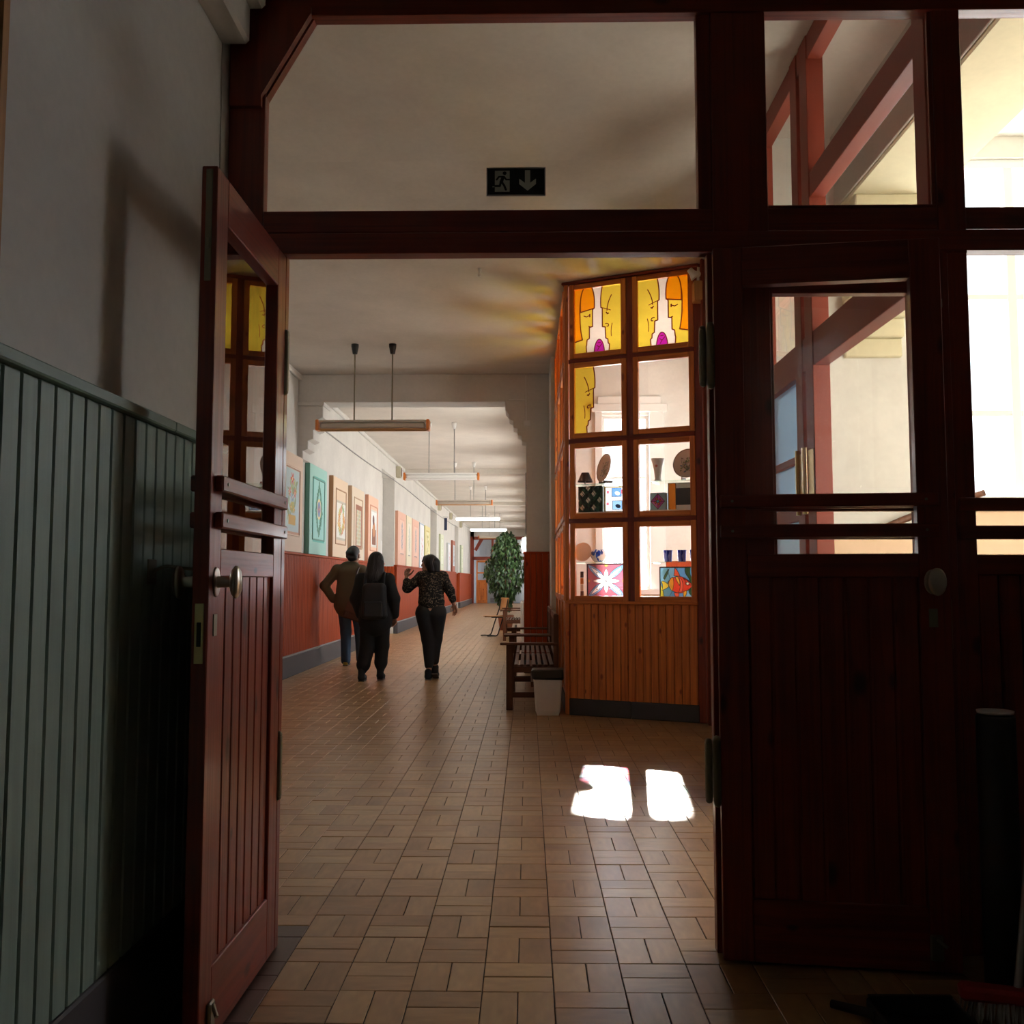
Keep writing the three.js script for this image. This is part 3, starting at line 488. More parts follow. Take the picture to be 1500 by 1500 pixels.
{
  const c = thing('display_bay', 'tall pine display bay with eight glazed casements and painted glass faces', 'cabinet', [BAYA.x, 0, -BAYA.z]);
  c.rotation.y = BAYT;
  const t = -0.05;                                   // timbers reach this far behind the front
  part('corner_post', L(-0.02, 0.02, 0, CEIL, t, 0.012, 1, 0.006), pineWood, c); part('end_post', L(1.24, BAYL + 0.03, 0, CEIL, t, 0.004, 1, 0.006), redWood, c); part('mullion', L(0.60, 0.668, 1.04, CEIL, t, 0.0), redWood, c);
  for (const [a, b] of [[1.035, 1.075], [1.79, 1.84], [2.55, 2.6], [3.33, 3.37], [4.09, CEIL]]) part('rail', L(0.02, 1.24, a, b, t, 0.0, 0), redWood, c);
  part('sill', L(-0.02, 1.25, 1.035, 1.065, t, 0.016, 0, 0.005), pineWood, c);
  COLS.forEach(([x0, x1], ci) => ROWS.forEach(([y0, y1], ri) => {
    const f = 0.05, fr = part('casement', [L(x0 - f, x0, y0 - f, y1 + f, -0.03, 0.014, 1, 0.005), L(x1, x1 + f, y0 - f, y1 + f, -0.03, 0.014, 1, 0.005), L(x0, x1, y0 - f, y0, -0.03, 0.014, 0, 0.005), L(x0, x1, y1, y1 + f, -0.03, 0.014, 0, 0.005)], pineWood, c);
    const art = ri === 0 ? ci : ri === 1 && ci === 0 ? 2 : -1;
    part(art < 0 ? 'pane' : 'painted_pane', pane(x0, x1, y0, y1, -0.006), art < 0 ? glass : stained(faceArt(art)), fr, art < 0 ? undefined : 'yellow and orange painted glass profile');
  }));
  for (let k = 0; k < 17; k++) part('board', L(0.022 + k * 0.0716, 0.0905 + k * 0.0716, 0.15, 1.04, -0.02, -0.002 + rr(-0.001, 0.001), 1, 0.005), pineWood, c);
  part('board_backing', L(0.02, 1.24, 0.1, 1.04, -0.035, -0.021, 1, 0), pineWood, c);
  part('plinth', L(-0.01, 0.62, 0, 0.155, t, 0.008, 0, 0.006), baseGrey, c); part('plinth', L(0.622, 1.25, 0, 0.155, t, 0.008, 0, 0.006), baseGrey, c);
  part('cornice', L(-0.04, 1.3, CEIL - 0.03, CEIL - 0.002, t, 0.03, 0, 0.006), redWood, c);
  const dc = thing('display_counter', 'pale timber counter behind the display bay casements', 'counter', [BAYA.x, 1.06, -BAYA.z]); dc.rotation.y = BAYT;
  part('top', L(0.03, 1.25, 0, 0.03, -0.62, -0.06, 0, 0.004), paleWood, dc); part('apron', L(0.05, 1.23, -0.08, 0, -0.1, -0.07, 0, 0.004), paleWood, dc);
  // corridor side of the bay: boards below, casements above, along x = 0.36
  const s = thing('bay_side', 'pine panelled side of the display bay running along the corridor', 'panelling', [0.38, 0, 11]);
  for (const d of [9.07, 9.95, 10.9, 11.85, 12.9]) part('post', W(0.355, 0.40, 0, CEIL, d - 0.03, d + 0.03, 1, 0.006), pineWood, s);
  for (const [a, b] of [[0.15, 0.2], [1.035, 1.09], [1.78, 1.84], [2.55, 2.6], [3.33, 3.37], [4.07, CEIL]]) part('rail', W(0.362, 0.40, a, b, 9.05, 12.9, 2), pineWood, s);
  const sideArt = stained(faceArt(0));
  [9.07, 9.95, 10.9, 11.85].forEach((d, i) => { const e = [9.95, 10.9, 11.85, 12.9][i];
    for (let k = 0; k < 12; k++) part('board', W(0.372, 0.39, 0.18, 1.04, d + 0.03 + k * (e - d - 0.06) / 12 + 0.002, d + 0.03 + (k + 1) * (e - d - 0.06) / 12 - 0.002, 1, 0.004), pineWood, s);
    ROWS.forEach(([y0, y1], ri) => { const fr = part('casement', [W(0.345, 0.39, y0 - 0.05, y1 + 0.04, d + 0.04, d + 0.09, 1, 0.005), W(0.345, 0.39, y0 - 0.05, y1 + 0.04, e - 0.09, e - 0.04, 1, 0.005), W(0.345, 0.39, y0 - 0.05, y0, d + 0.09, e - 0.09, 2, 0.005), W(0.345, 0.39, y1, y1 + 0.04, d + 0.09, e - 0.09, 2, 0.005)], pineWood, s);
      if (i === 3) part('panel', W(0.375, 0.385, y0, y1, d + 0.09, e - 0.09, 1, 0.002), pineWood, fr); else part(ri ? 'pane' : 'painted_pane', paneX(0.38, y0, y1, d + 0.09, e - 0.09), ri ? glass : sideArt, fr); }); });
  part('plinth', W(0.35, 0.40, 0, 0.155, 9.05, 12.9, 2, 0.005), baseGrey, s);
  part('latch', [cyl([0.30, 1.19, -12.1], [0.36, 1.19, -12.1], 0.01, 0.01, 8), cyl([0.305, 1.19, -12.1], [0.305, 1.19, -11.98], 0.009, 0.009, 8)], brass, s);
  const rp = setting('trim_1', 'bright red painted post at the right end of the display bay', 'post', [1.6, 0, 8.3]);
  part('post', W(1.565, 1.65, 0, CEIL, 8.32, 8.42, 1, 0.008), redPaint, rp); part('bead', W(1.55, 1.575, 0.02, CEIL, 8.30, 8.34, 1, 0.008), redPaint, rp);
  const sp = thing('spotlight', 'small white clip spotlight on a timber block above the display bay', 'lamp', [1.52, 3.75, 8.35]);
  part('block', W(1.49, 1.57, 3.75, 3.93, 8.3, 8.42, 1, 0.006), paleWood, sp); part('arm', cyl([1.53, 3.93, -8.33], [1.53, 4.05, -8.3], 0.012, 0.012, 8), white, sp);
  part('shade', (() => { const g = lathe([[0.025, 0.09], [0.03, 0.05], [0.05, 0], [0.046, 0], [0.026, 0.05]], [0, 0, 0], 20); g.rotateZ(0.7); g.translate(1.50, 3.95, -8.27); return g; })(), white, sp); part('bulb', ball(1.515, 3.975, -8.27, 0.03), white, sp);
}
// ---------------------------------------------------------------- things on show in the bay
const putBay = (s, inward, y) => { const [x, d] = onBay(s, inward); return [x, y, d]; };
function bayThing(name, label, cat, s, inward, y, group, turn = 0) { const o = thing(name, label, cat, putBay(s, inward, y), group); o.rotation.y = BAYT + turn || 1e-6; return o; }
const Y1 = 1.09, Y2 = 1.43, Y3 = 1.905, Y4 = 2.17;                                  // counter, lower shelf, middle board, upper shelf
{
  for (const [y, a, b, lab] of [[Y2, 0.05, 0.60, 'lower glass shelf carrying the blue and white bowl'], [Y2 - 0.004, 0.80, 1.22, 'lower glass shelf carrying the blue tumblers'], [Y4, 0.05, 0.62, 'upper glass shelf carrying a plate and small dark shade'], [Y4, 0.80, 1.22, 'upper glass shelf carrying a plate and white vase']]) {
    const sh = bayThing('glass_shelf', lab, 'shelf', a, 0.06, y - 0.008, 'glass shelves in the display bay'); part('sheet', L(0, b - a, 0, 0.008, -0.24, 0, 0, 0.001), shelfGlass, sh);
    part('bracket', L(0.01, 0.02, -0.01, 0, -0.24, 0, 2, 0.001), nickel, sh); part('bracket', L(b - a - 0.02, b - a - 0.01, -0.01, 0, -0.24, 0, 2, 0.001), nickel, sh);
  }
  const board = bayThing('shelf_board', 'white middle shelf board behind the casement rails', 'shelf', 0.03, 0.06, Y3 - 0.03); part('sheet', L(0, 0.56, 0, 0.026, -0.26, 0, 0, 0.002), whitePaint, board); part('sheet', L(0.70, 1.2, 0, 0.026, -0.26, 0, 0, 0.002), whitePaint, board); part('batten', L(0.55, 0.71, 0.002, 0.022, -0.05, -0.02, 0, 0.001), whitePaint, board);
  const plateTex = canvasTex(192, 192, (g, w) => { g.fillStyle = '#c2baae'; g.fillRect(0, 0, w, w); g.lineWidth = 3; g.strokeStyle = '#6f6a60'; g.beginPath(); g.arc(96, 96, 88, 0, 7); g.stroke(); let q = 7; const r = () => (q = (q * 16807) % 2147483647) / 2147483647; for (let i = 0; i < 46; i++) { g.fillStyle = ['#566b46', '#7a8a5a', '#8a6a70', '#5f7387', '#a27f6a'][i % 5]; g.beginPath(); g.ellipse(96 + (r() - 0.5) * 84, 96 + (r() - 0.5) * 100, 4 + r() * 6, 3 + r() * 4, r() * 3, 0, 7); g.fill(); } g.strokeStyle = '#4d5f40'; g.lineWidth = 2; for (let i = 0; i < 8; i++) { g.beginPath(); g.moveTo(96, 140); g.quadraticCurveTo(96 + (i - 4) * 12, 100, 96 + (i - 4) * 11, 52 + r() * 20); g.stroke(); } });
  for (const [s, lab, tn] of [[0.33, 'round floral plate on a stand beside the small dark shade', -0.75], [1.13, 'round floral plate on a stand beside the white vase', -0.1]]) {
    const pl = bayThing('display_plate', lab, 'plate', s, 0.17, Y4, 'floral plates in the display bay', tn);
    const pg = lathe([[0, 0.004], [0.085, 0.004], [0.135, 0.022], [0.14, 0.022], [0.09, -0.004], [0, -0.006]], [0, 0, 0], 36), uv = [], ps = pg.attributes.position; for (let i = 0; i < ps.count; i++) uv.push(0.5 + ps.getX(i) / 0.29, 0.5 - ps.getZ(i) / 0.29); pg.setAttribute('uv', new THREE.Float32BufferAttribute(uv, 2)); pg.rotateX(Math.PI / 2 - 0.2); pg.translate(0, 0.155, 0);
    part('plate', pg, M({ map: plateTex, roughness: 0.3 }), pl); part('stand', [L(-0.05, -0.04, 0, 0.03, -0.05, 0.05, 2, 0.002), L(0.04, 0.05, 0, 0.03, -0.05, 0.05, 2, 0.002), L(-0.05, 0.05, 0, 0.012, -0.05, -0.035, 0, 0.002)], brownWood, pl);
  }
  const lampS = bayThing('table_lamp', 'small dark pleated lampshade at the end of the upper shelf', 'lamp', 0.125, 0.16, Y4); part('shade', lathe([[0.035, 0.12], [0.075, 0.03], [0.072, 0.03], [0.033, 0.12]], [0, 0, 0], 20), M({ color: rgb(0.10, 0.075, 0.08), roughness: 0.8 }), lampS); part('foot', lathe([[0, 0], [0.04, 0], [0.04, 0.006], [0.008, 0.012], [0.006, 0.1], [0, 0.1]], [0, 0, 0], 16), greyMetal, lampS);
  const vase = bayThing('vase', 'white fluted porcelain vase with a pink flower', 'vase', 0.85, 0.15, Y4); part('body', lathe([[0, 0], [0.034, 0], [0.036, 0.01], [0.028, 0.03], [0.036, 0.1], [0.05, 0.17], [0.062, 0.215], [0.058, 0.215], [0.045, 0.17], [0.03, 0.1], [0, 0.03]], [0, 0, 0], 26), white, vase); part('flower', ball(-0.002, 0.145, 0.045, 0.012, 0.014, 0.003, 10), M({ color: rgb(0.7, 0.25, 0.22), roughness: 0.5 }), vase);
  // green diamond glass box
  const boxTex = canvasTex(192, 192, (g, w) => { g.fillStyle = '#0d3a22'; g.fillRect(0, 0, w, w); for (let i = 0; i < 40; i++) { g.fillStyle = ['#0a2c1b', '#155233', '#0f4528'][i % 3]; g.fillRect((i * 53) % 192, (i * 37) % 192, 22, 12); } g.fillStyle = '#e8e6da'; for (const [x, y] of [[34, 56], [126, 56], [80, 104], [34, 158], [126, 158], [80, 12], [172, 104], [-12, 104]]) { g.beginPath(); g.moveTo(x, y - 24); g.lineTo(x + 20, y); g.lineTo(x, y + 24); g.lineTo(x - 20, y); g.fill(); } g.strokeStyle = '#0a0a0a'; g.lineWidth = 3; for (let i = -192; i < 384; i += 46) { g.beginPath(); g.moveTo(i, 0); g.lineTo(i + 192, 225); g.moveTo(i, 225); g.lineTo(i + 192, 0); g.stroke(); } });
  const gb = bayThing('glass_box', 'dark green stained glass box with white diamonds', 'box', 0.20, 0.14, Y3 - 0.004); part('front', pane(-0.12, 0.12, 0, 0.25, 0.05), M({ map: boxTex, roughness: 0.2 }), gb); part('body', L(-0.12, 0.12, 0, 0.25, -0.06, 0.048, 1, 0.002), M({ color: rgb(0.02, 0.08, 0.04), roughness: 0.3 }), gb);
  const ptex = canvasTex(192, 192, (g, w) => { g.fillStyle = '#eef0f4'; g.fillRect(0, 0, w, w); const tile = (x, y, c, c2) => { g.fillStyle = c; g.fillRect(x, y, 62, 66); g.fillStyle = c2; g.beginPath(); g.ellipse(x + 36, y + 40, 18, 14, 0.6, 0, 7); g.fill(); g.strokeStyle = '#333'; g.lineWidth = 3; g.strokeRect(x, y, 62, 66); }; tile(48, 10, '#6f9bd8', '#e9eef6'); tile(130, 4, '#4f86cf', '#2c3a52'); tile(52, 108, '#8fb4dd', '#1e2530'); tile(128, 104, '#e4eaf2', '#7aa06a'); g.fillStyle = '#d7727e'; g.fillRect(14, 30, 16, 20); g.fillRect(12, 120, 16, 22); g.fillRect(108, 24, 10, 30); g.strokeStyle = '#b99a4a'; g.lineWidth = 6; g.strokeRect(3, 3, 186, 186); });
  const pp = bayThing('glass_picture', 'leaning clear glass panel with blue picture tiles and brass edge', 'panel', 0.47, 0.15, Y3 - 0.004, undefined, 0.15); part('sheet', pane(-0.14, 0.14, 0, 0.24, 0), stained(ptex), pp); part('edge', [L(-0.145, -0.135, 0, 0.245, -0.006, 0.006, 1, 0.001), L(0.135, 0.145, 0, 0.245, -0.006, 0.006, 1, 0.001), L(-0.135, 0.135, 0.235, 0.245, -0.006, 0.006, 0, 0.001), L(-0.135, 0.135, 0, 0.01, -0.006, 0.006, 0, 0.001)], brass, pp);
  const pk = canvasTex(160, 160, (g, w) => { g.fillStyle = '#a9cde0'; g.fillRect(0, 0, w, w); const tri = (p, c) => { g.fillStyle = c; g.beginPath(); p.forEach((q, i) => i ? g.lineTo(...q) : g.moveTo(...q)); g.closePath(); g.fill(); g.strokeStyle = '#1c1c22'; g.lineWidth = 3; g.stroke(); }; const C = [80, 80]; [[[80, 8], [150, 80], '#d25fc0'], [[150, 80], [80, 152], '#c24bb0'], [[80, 152], [10, 80], '#dd79cb'], [[10, 80], [80, 8], '#b94aa6']].forEach(([a, b, c]) => tri([C, a, b], c)); [[[56, 56], [80, 44]], [[104, 56], [116, 80]], [[104, 104], [80, 116]], [[56, 104], [44, 80]]].forEach(([a, b]) => tri([C, a, b], '#ea7a3a')); g.fillStyle = '#5fb8d8'; g.beginPath(); g.arc(80, 80, 14, 0, 7); g.fill(); g.stroke(); });
  const px = bayThing('trinket_box', 'small pink and pale blue stained glass box', 'box', 0.865, 0.13, Y3 - 0.004); part('front', pane(-0.075, 0.075, 0, 0.16, 0.05), M({ map: pk, roughness: 0.2 }), px); part('body', L(-0.075, 0.075, 0, 0.16, -0.05, 0.049, 1, 0.002), M({ color: rgb(0.05, 0.12, 0.11), roughness: 0.3 }), px);
  const fr = bayThing('mirror_frame', 'small dark mirror in an amber and white glass frame', 'mirror', 1.09, 0.15, Y3 - 0.004);
  part('frame', [L(-0.14, -0.07, 0, 0.245, -0.012, 0.012, 1, 0.002)], PH({ color: rgb(0.75, 0.38, 0.04), transmission: 0.5, thickness: 0, roughness: 0.3 }), fr); part('frame', L(-0.07, 0.16, 0.2, 0.245, -0.012, 0.012, 0, 0.002), white, fr); part('frame', L(-0.07, 0.16, 0, 0.045, -0.012, 0.012, 0, 0.002), white, fr); part('mirror', L(-0.07, 0.16, 0.045, 0.2, -0.008, 0.008, 0, 0.001), M({ color: rgb(0.05, 0.035, 0.035), roughness: 0.2 }), fr);
  part('came', [L(-0.144, -0.138, 0, 0.25, -0.014, 0.014, 1, 0.001), L(-0.073, -0.067, 0, 0.25, -0.014, 0.014, 1, 0.001), L(-0.14, 0.16, 0.244, 0.25, -0.014, 0.014, 0, 0.001)], blackPlastic, fr);
  // lower shelf: bowl and tumblers
  const blue = canvasTex(128, 64, (g, w, h) => { g.fillStyle = '#e8edf6'; g.fillRect(0, 0, w, h); let q = 91; const r = () => (q = (q * 16807) % 2147483647) / 2147483647; for (let i = 0; i < 70; i++) { g.fillStyle = ['#1d3fb0', '#2f5fd0', '#16308e'][i % 3]; g.beginPath(); g.ellipse(r() * w, r() * h, 2 + r() * 5, 2 + r() * 4, r() * 3, 0, 7); g.fill(); } });
  const bowl = bayThing('glass_bowl', 'round blue and white cut glass bowl', 'bowl', 0.27, 0.12, Y2); part('body', lathe([[0, 0], [0.035, 0], [0.06, 0.02], [0.075, 0.055], [0.07, 0.09], [0.045, 0.118], [0.04, 0.118], [0.064, 0.09], [0.068, 0.055], [0, 0.012]], [0, 0, 0], 26), M({ map: blue, roughness: 0.12 }), bowl);
  const jug = bayThing('white_plate', 'white plate standing on edge at the shelf end', 'plate', 0.10, 0.16, Y2); part('plate', (() => { const g = lathe([[0, 0], [0.06, 0.0], [0.09, 0.012], [0.092, 0.015], [0.06, 0.006], [0, 0.006]], [0, 0, 0], 26); g.rotateX(Math.PI / 2 - 0.15); g.translate(0, 0.095, 0); return g; })(), white, jug);
  [[0.945, 'blue cut glass tumbler nearest the bay mullion'], [1.075, 'blue cut glass tumbler between two others'], [1.19, 'blue cut glass tumbler nearest the red end post']].forEach(([s, lab]) => { const cup = bayThing('tumbler', lab, 'tumbler', s, 0.12, Y2 - 0.004, 'blue tumblers on the glass shelf'); part('body', lathe([[0, 0], [0.034, 0], [0.042, 0.105], [0.038, 0.105], [0.03, 0.01], [0, 0.01]], [0, 0, 0], 20), PH({ map: blue, color: rgb(0.35, 0.45, 1), roughness: 0.1, transmission: 0.4, thickness: 0 }), cup); });
  // counter: star panel, fish panel
  const star = canvasTex(256, 256, (g, w) => {
    g.fillStyle = '#a8586a'; g.fillRect(0, 0, w, w); g.lineJoin = 'round';
    const petal = (a, l, wd, c) => { g.save(); g.translate(128, 128); g.rotate(a); g.beginPath(); g.moveTo(0, 0); g.quadraticCurveTo(l * 0.5, -wd, l, 0); g.quadraticCurveTo(l * 0.5, wd, 0, 0); g.fillStyle = c; g.fill(); g.strokeStyle = '#2a2230'; g.lineWidth = 3; g.stroke(); g.restore(); };
    for (let i = 0; i < 4; i++) petal(Math.PI / 4 + i * Math.PI / 2, 176, 46, '#78a6dc');
    for (let i = 0; i < 4; i++) petal(Math.PI / 4 + i * Math.PI / 2, 150, 26, '#f4f2f6');
    for (let i = 0; i < 8; i++) petal(i * Math.PI / 4, 92, 30, '#f8f6f8');
    g.fillStyle = '#d89a50'; for (const [x, y] of [[10, 128], [246, 128], [128, 10], [128, 246]]) { g.beginPath(); g.arc(x, y, 12, 0, 7); g.fill(); g.stroke(); }
    g.strokeStyle = '#1c1820'; g.lineWidth = 6; g.strokeRect(2, 2, 252, 252);
  });
  const stp = bayThing('stained_panel', 'square stained glass panel with a white star on rose', 'panel', 0.345, 0.12, Y1); { const g = pane(-0.19, 0.19, 0, 0.32, 0); part('sheet', g, stained(star, 0.4), stp); part('came', [L(-0.194, -0.186, 0, 0.323, -0.005, 0.005, 1, 0.001), L(0.186, 0.194, 0, 0.323, -0.005, 0.005, 1, 0.001), L(-0.186, 0.186, 0.317, 0.325, -0.005, 0.005, 0, 0.001), L(-0.186, 0.186, 0, 0.008, -0.005, 0.005, 0, 0.001)], blackPlastic, stp); }
  const fish = canvasTex(320, 256, (g, w, h) => {
    const sh = (pts, c, lw = 4) => { g.beginPath(); pts.forEach((p, i) => p.length === 2 ? (i ? g.lineTo(...p) : g.moveTo(...p)) : g.quadraticCurveTo(...p)); g.closePath(); g.fillStyle = c; g.fill(); g.strokeStyle = '#14141a'; g.lineWidth = lw; g.stroke(); };
    g.fillStyle = '#5aa6dc'; g.fillRect(0, 0, w, h); g.fillStyle = '#79bce6'; g.fillRect(0, 0, 130, 120); g.fillRect(200, 150, 120, 106); g.strokeStyle = '#14141a'; g.lineWidth = 3; for (const l of [[60, 0, 90, 100], [150, 0, 140, 60], [70, 256, 110, 190], [250, 0, 260, 90], [0, 120, 40, 150], [210, 256, 220, 200]]) { g.beginPath(); g.moveTo(l[0], l[1]); g.lineTo(l[2], l[3]); g.stroke(); }
    sh([[220, 0], [205, 40, 240, 80], [270, 120, 250, 170], [230, 220, 300, 256], [320, 256], [310, 200, 280, 170], [300, 120, 262, 70], [250, 40, 262, 0]], '#2c5a34'); sh([[30, 90], [50, 40, 80, 12], [70, 60, 40, 100]], '#2f6a3a'); sh([[0, 256], [10, 180, 4, 130], [30, 180, 34, 256]], '#c9c93a');
    sh([[70, 120], [120, 60, 190, 80], [250, 100, 278, 150], [240, 200, 180, 212], [110, 216, 70, 150]], '#d8432a');
    sh([[110, 80], [130, 130, 104, 196], [80, 170, 72, 140], [78, 100, 110, 80]], '#f0a92a'); sh([[150, 76], [180, 120, 166, 150], [150, 120, 130, 82]], '#f2c23c'); sh([[120, 70], [130, 20, 128, 4], [160, 30, 172, 74]], '#e2603c'); sh([[70, 140], [20, 100, 14, 120], [30, 150, 16, 190], [50, 180, 76, 158]], '#f2d23c'); sh([[200, 200], [196, 240, 206, 246], [236, 220, 226, 190]], '#f0c030'); sh([[120, 208], [130, 250, 150, 256], [168, 230, 160, 212]], '#e2603c'); sh([[196, 88], [226, 110, 220, 140], [250, 140, 278, 150], [262, 120, 196, 88]], '#e0442c'); sh([[180, 90], [206, 130, 190, 200], [170, 205, 160, 208], [186, 150, 166, 86]], '#e86a50');
    g.beginPath(); g.arc(236, 134, 12, 0, 7); g.fillStyle = '#cfe6d0'; g.fill(); g.stroke(); g.lineWidth = 6; g.strokeRect(2, 2, w - 4, h - 4);
  });
  const fp = bayThing('stained_panel', 'stained glass panel with a red and yellow striped fish', 'panel', 1.035, 0.14, Y1); part('sheet', pane(-0.175, 0.175, 0, 0.285, 0), stained(fish, 0.7), fp); part('came', [L(-0.179, -0.171, 0, 0.29, -0.005, 0.005, 1, 0.001), L(0.171, 0.179, 0, 0.29, -0.005, 0.005, 1, 0.001), L(-0.171, 0.171, 0.283, 0.291, -0.005, 0.005, 0, 0.001), L(-0.171, 0.171, 0, 0.008, -0.005, 0.005, 0, 0.001)], blackPlastic, fp);
  const gl = bayThing('glass_lantern', 'small green glass ornament behind the fish panel', 'ornament', 0.89, 0.26, Y1); part('body', lathe([[0, 0], [0.05, 0], [0.055, 0.06], [0.03, 0.2], [0.05, 0.25], [0.03, 0.285], [0, 0.29]], [0, 0, 0], 14), PH({ color: rgb(0.15, 0.5, 0.2), transmission: 0.6, thickness: 0, roughness: 0.15 }), gl);
  const tl = bayThing('glass_ladder', 'narrow upright strip of brown and cream glass squares', 'ornament', 0.11, 0.1, Y1); ['#6a4a34', '#d8cbb0', '#c98a3a', '#3a3a40'].forEach((c, i) => part('tile', L(-0.016, 0.016, 0.005 + i * 0.062, 0.063 + i * 0.062, -0.006, 0.006, 1, 0.002), M({ color: new THREE.Color(c), roughness: 0.3 }), tl));
}

// ================================================================ THINGS IN THE CORRIDOR
// ---------------------------------------------------------------- pictures on the left wall
{
  const px = (s) => { let q = s; return () => (q = (q * 16807) % 2147483647) / 2147483647; };
  const motif = (kind, s) => (g, w, h) => {
    const r = px(s * 977 + 13), leaf = (x, y, l, a, c) => { g.save(); g.translate(x, y); g.rotate(a); g.fillStyle = c; g.beginPath(); g.ellipse(0, 0, l, l * 0.42, 0, 0, 7); g.fill(); g.restore(); }, flower = (x, y, R, c, c2) => { for (let i = 0; i < 6; i++) leaf(x + Math.cos(i * 1.05) * R * 0.6, y + Math.sin(i * 1.05) * R * 0.6, R * 0.55, i * 1.05, c); g.fillStyle = c2; g.beginPath(); g.arc(x, y, R * 0.3, 0, 7); g.fill(); };
    const bg = (c, ins, frame, inner) => { g.fillStyle = c; g.fillRect(0, 0, w, h); g.fillStyle = frame; g.fillRect(ins[0] * w, ins[1] * h, ins[2] * w, ins[3] * h); g.fillStyle = inner; const t = 0.035 * w; g.fillRect(ins[0] * w + t, ins[1] * h + t, ins[2] * w - 2 * t, ins[3] * h - 2 * t); };
    if (kind === 'bouquet') { bg('#ecd3bd', [0.16, 0.13, 0.7, 0.7], '#cf9f86', '#c9dde0'); for (let i = 0; i < 40; i++) leaf(w * (0.5 + (r() - 0.5) * 0.4), h * (0.28 + r() * 0.4), 5 + r() * 8, r() * 6, ['#9fb48a', '#c7c97a', '#b8c9a0'][i % 3]); [[0.5, 0.26, 14, '#e0685c'], [0.38, 0.4, 11, '#d98a7a'], [0.62, 0.4, 11, '#df7a66'], [0.5, 0.45, 10, '#8fb0d0'], [0.45, 0.55, 9, '#e0c25a'], [0.58, 0.57, 9, '#e3b94e']].forEach(([x, y, R, c]) => flower(x * w, y * h, R, c, '#f2e2b0')); g.fillStyle = '#e0b765'; g.fillRect(w * 0.34, h * 0.63, w * 0.32, h * 0.1); }
    if (kind === 'teal') { bg('#a9dbd0', [0.2, 0.12, 0.68, 0.74], '#5fbfb4', '#a5dcd6'); for (let i = 0; i < 70; i++) { const t = i / 70, y = 0.2 + t * 0.58, b = 0.16 * Math.sin(Math.PI * t); leaf(w * (0.54 + (i % 2 ? b : -b) * (0.5 + r() * 0.6)), y * h, 7 + r() * 5, r() * 6, ['#4d8f78', '#3f7d6c', '#6aa88c'][i % 3]); } g.fillStyle = '#f0e3b0'; g.beginPath(); g.ellipse(w * 0.54, h * 0.48, w * 0.12, h * 0.12, 0, 0, 7); g.fill(); g.fillStyle = '#7e9cc4'; g.beginPath(); g.ellipse(w * 0.54, h * 0.48, w * 0.09, h * 0.09, 0, 0, 7); g.fill(); flower(w * 0.54, h * 0.48, 10, '#b9707c', '#e8d49a'); }
    if (kind === 'wreath') { bg('#ecd2b4', [0.2, 0.28, 0.72, 0.5], '#cfc6b4', '#f2efe6'); for (let i = 0; i < 46; i++) { const a = i * 0.61, R = 0.12 + 0.1 * r(); flower(w * (0.56 + Math.cos(a) * R), h * (0.52 + Math.sin(a) * R * 0.9), 6 + r() * 4, ['#e0a84a', '#d98a3a', '#c9b95a', '#d97a66', '#8fae6e'][i % 5], '#f4e3a8'); } }
    if (kind === 'brown') { bg('#ead9c2', [0.3, 0.23, 0.52, 0.62], '#a8694a', '#a8694a'); g.fillStyle = '#d8d3bd'; g.fillRect(w * 0.38, h * 0.3, w * 0.36, h * 0.5); for (let y = 0; y < 9; y++) for (let x = 0; x < 4; x++) flower(w * (0.42 + x * 0.09), h * (0.33 + y * 0.053), 5, ['#8fa88c', '#c9a24e', '#b98a72'][(x + y) % 3], '#e9dca8'); }
    if (kind === 'house') { bg('#eec3a8', [0.25, 0.2, 0.6, 0.58], '#dcd6cc', '#eef0ee'); g.fillStyle = '#8a5238'; g.fillRect(w * 0.36, h * 0.5, w * 0.4, h * 0.24); g.fillStyle = '#c98a5a'; g.beginPath(); g.arc(w * 0.55, h * 0.5, w * 0.14, 0, 7); g.fill(); g.fillStyle = '#6a3a2a'; g.beginPath(); g.arc(w * 0.5, h * 0.36, w * 0.09, 0, 7); g.fill(); }
    if (kind === 'rose') { bg('#eab9a2', [0.2, 0.12, 0.6, 0.7], '#e6b39c', '#efc6b2'); for (let i = 0; i < 60; i++) { const t = i / 60; leaf(w * (0.5 + (r() - 0.5) * 0.26 * Math.sin(3.1 * t)), h * (0.2 + t * 0.5), 6, r() * 6, ['#8a93a8', '#9aa0b0', '#7b8aa0'][i % 3]); } g.fillStyle = '#7a6a70'; g.fillRect(w * 0.3, h * 0.78, w * 0.4, h * 0.012); }
    if (kind === 'grey') { bg('#efe3c6', [0.2, 0.12, 0.6, 0.7], '#e8dcc2', '#f0e8d6'); for (let i = 0; i < 60; i++) { const t = i / 60; leaf(w * (0.5 + (r() - 0.5) * 0.3 * Math.sin(3.1 * t)), h * (0.2 + t * 0.5), 6, r() * 6, ['#a8b0a4', '#b8bcae', '#98a898'][i % 3]); } g.fillStyle = '#8a8478'; g.fillRect(w * 0.3, h * 0.78, w * 0.4, h * 0.012); }
    if (kind === 'white') { g.fillStyle = '#eef0f2'; g.fillRect(0, 0, w, h); g.strokeStyle = '#9db4c8'; g.lineWidth = 5; g.strokeRect(4, 4, w - 8, h - 8); for (let i = 0; i < 14; i++) flower(w * (0.4 + r() * 0.3), h * (0.3 + r() * 0.5), 8, i % 2 ? '#d9707c' : '#e6b0a8', '#f0e0b0'); }
    if (kind === 'yellow') { bg('#e6dc9a', [0.2, 0.1, 0.62, 0.76], '#d2c070', '#ece6b8'); for (let i = 0; i < 30; i++) flower(w * (0.35 + r() * 0.32), h * (0.2 + r() * 0.5), 8, ['#c9a23a', '#b8b86a', '#d0b860'][i % 3], '#7a8a4a'); }
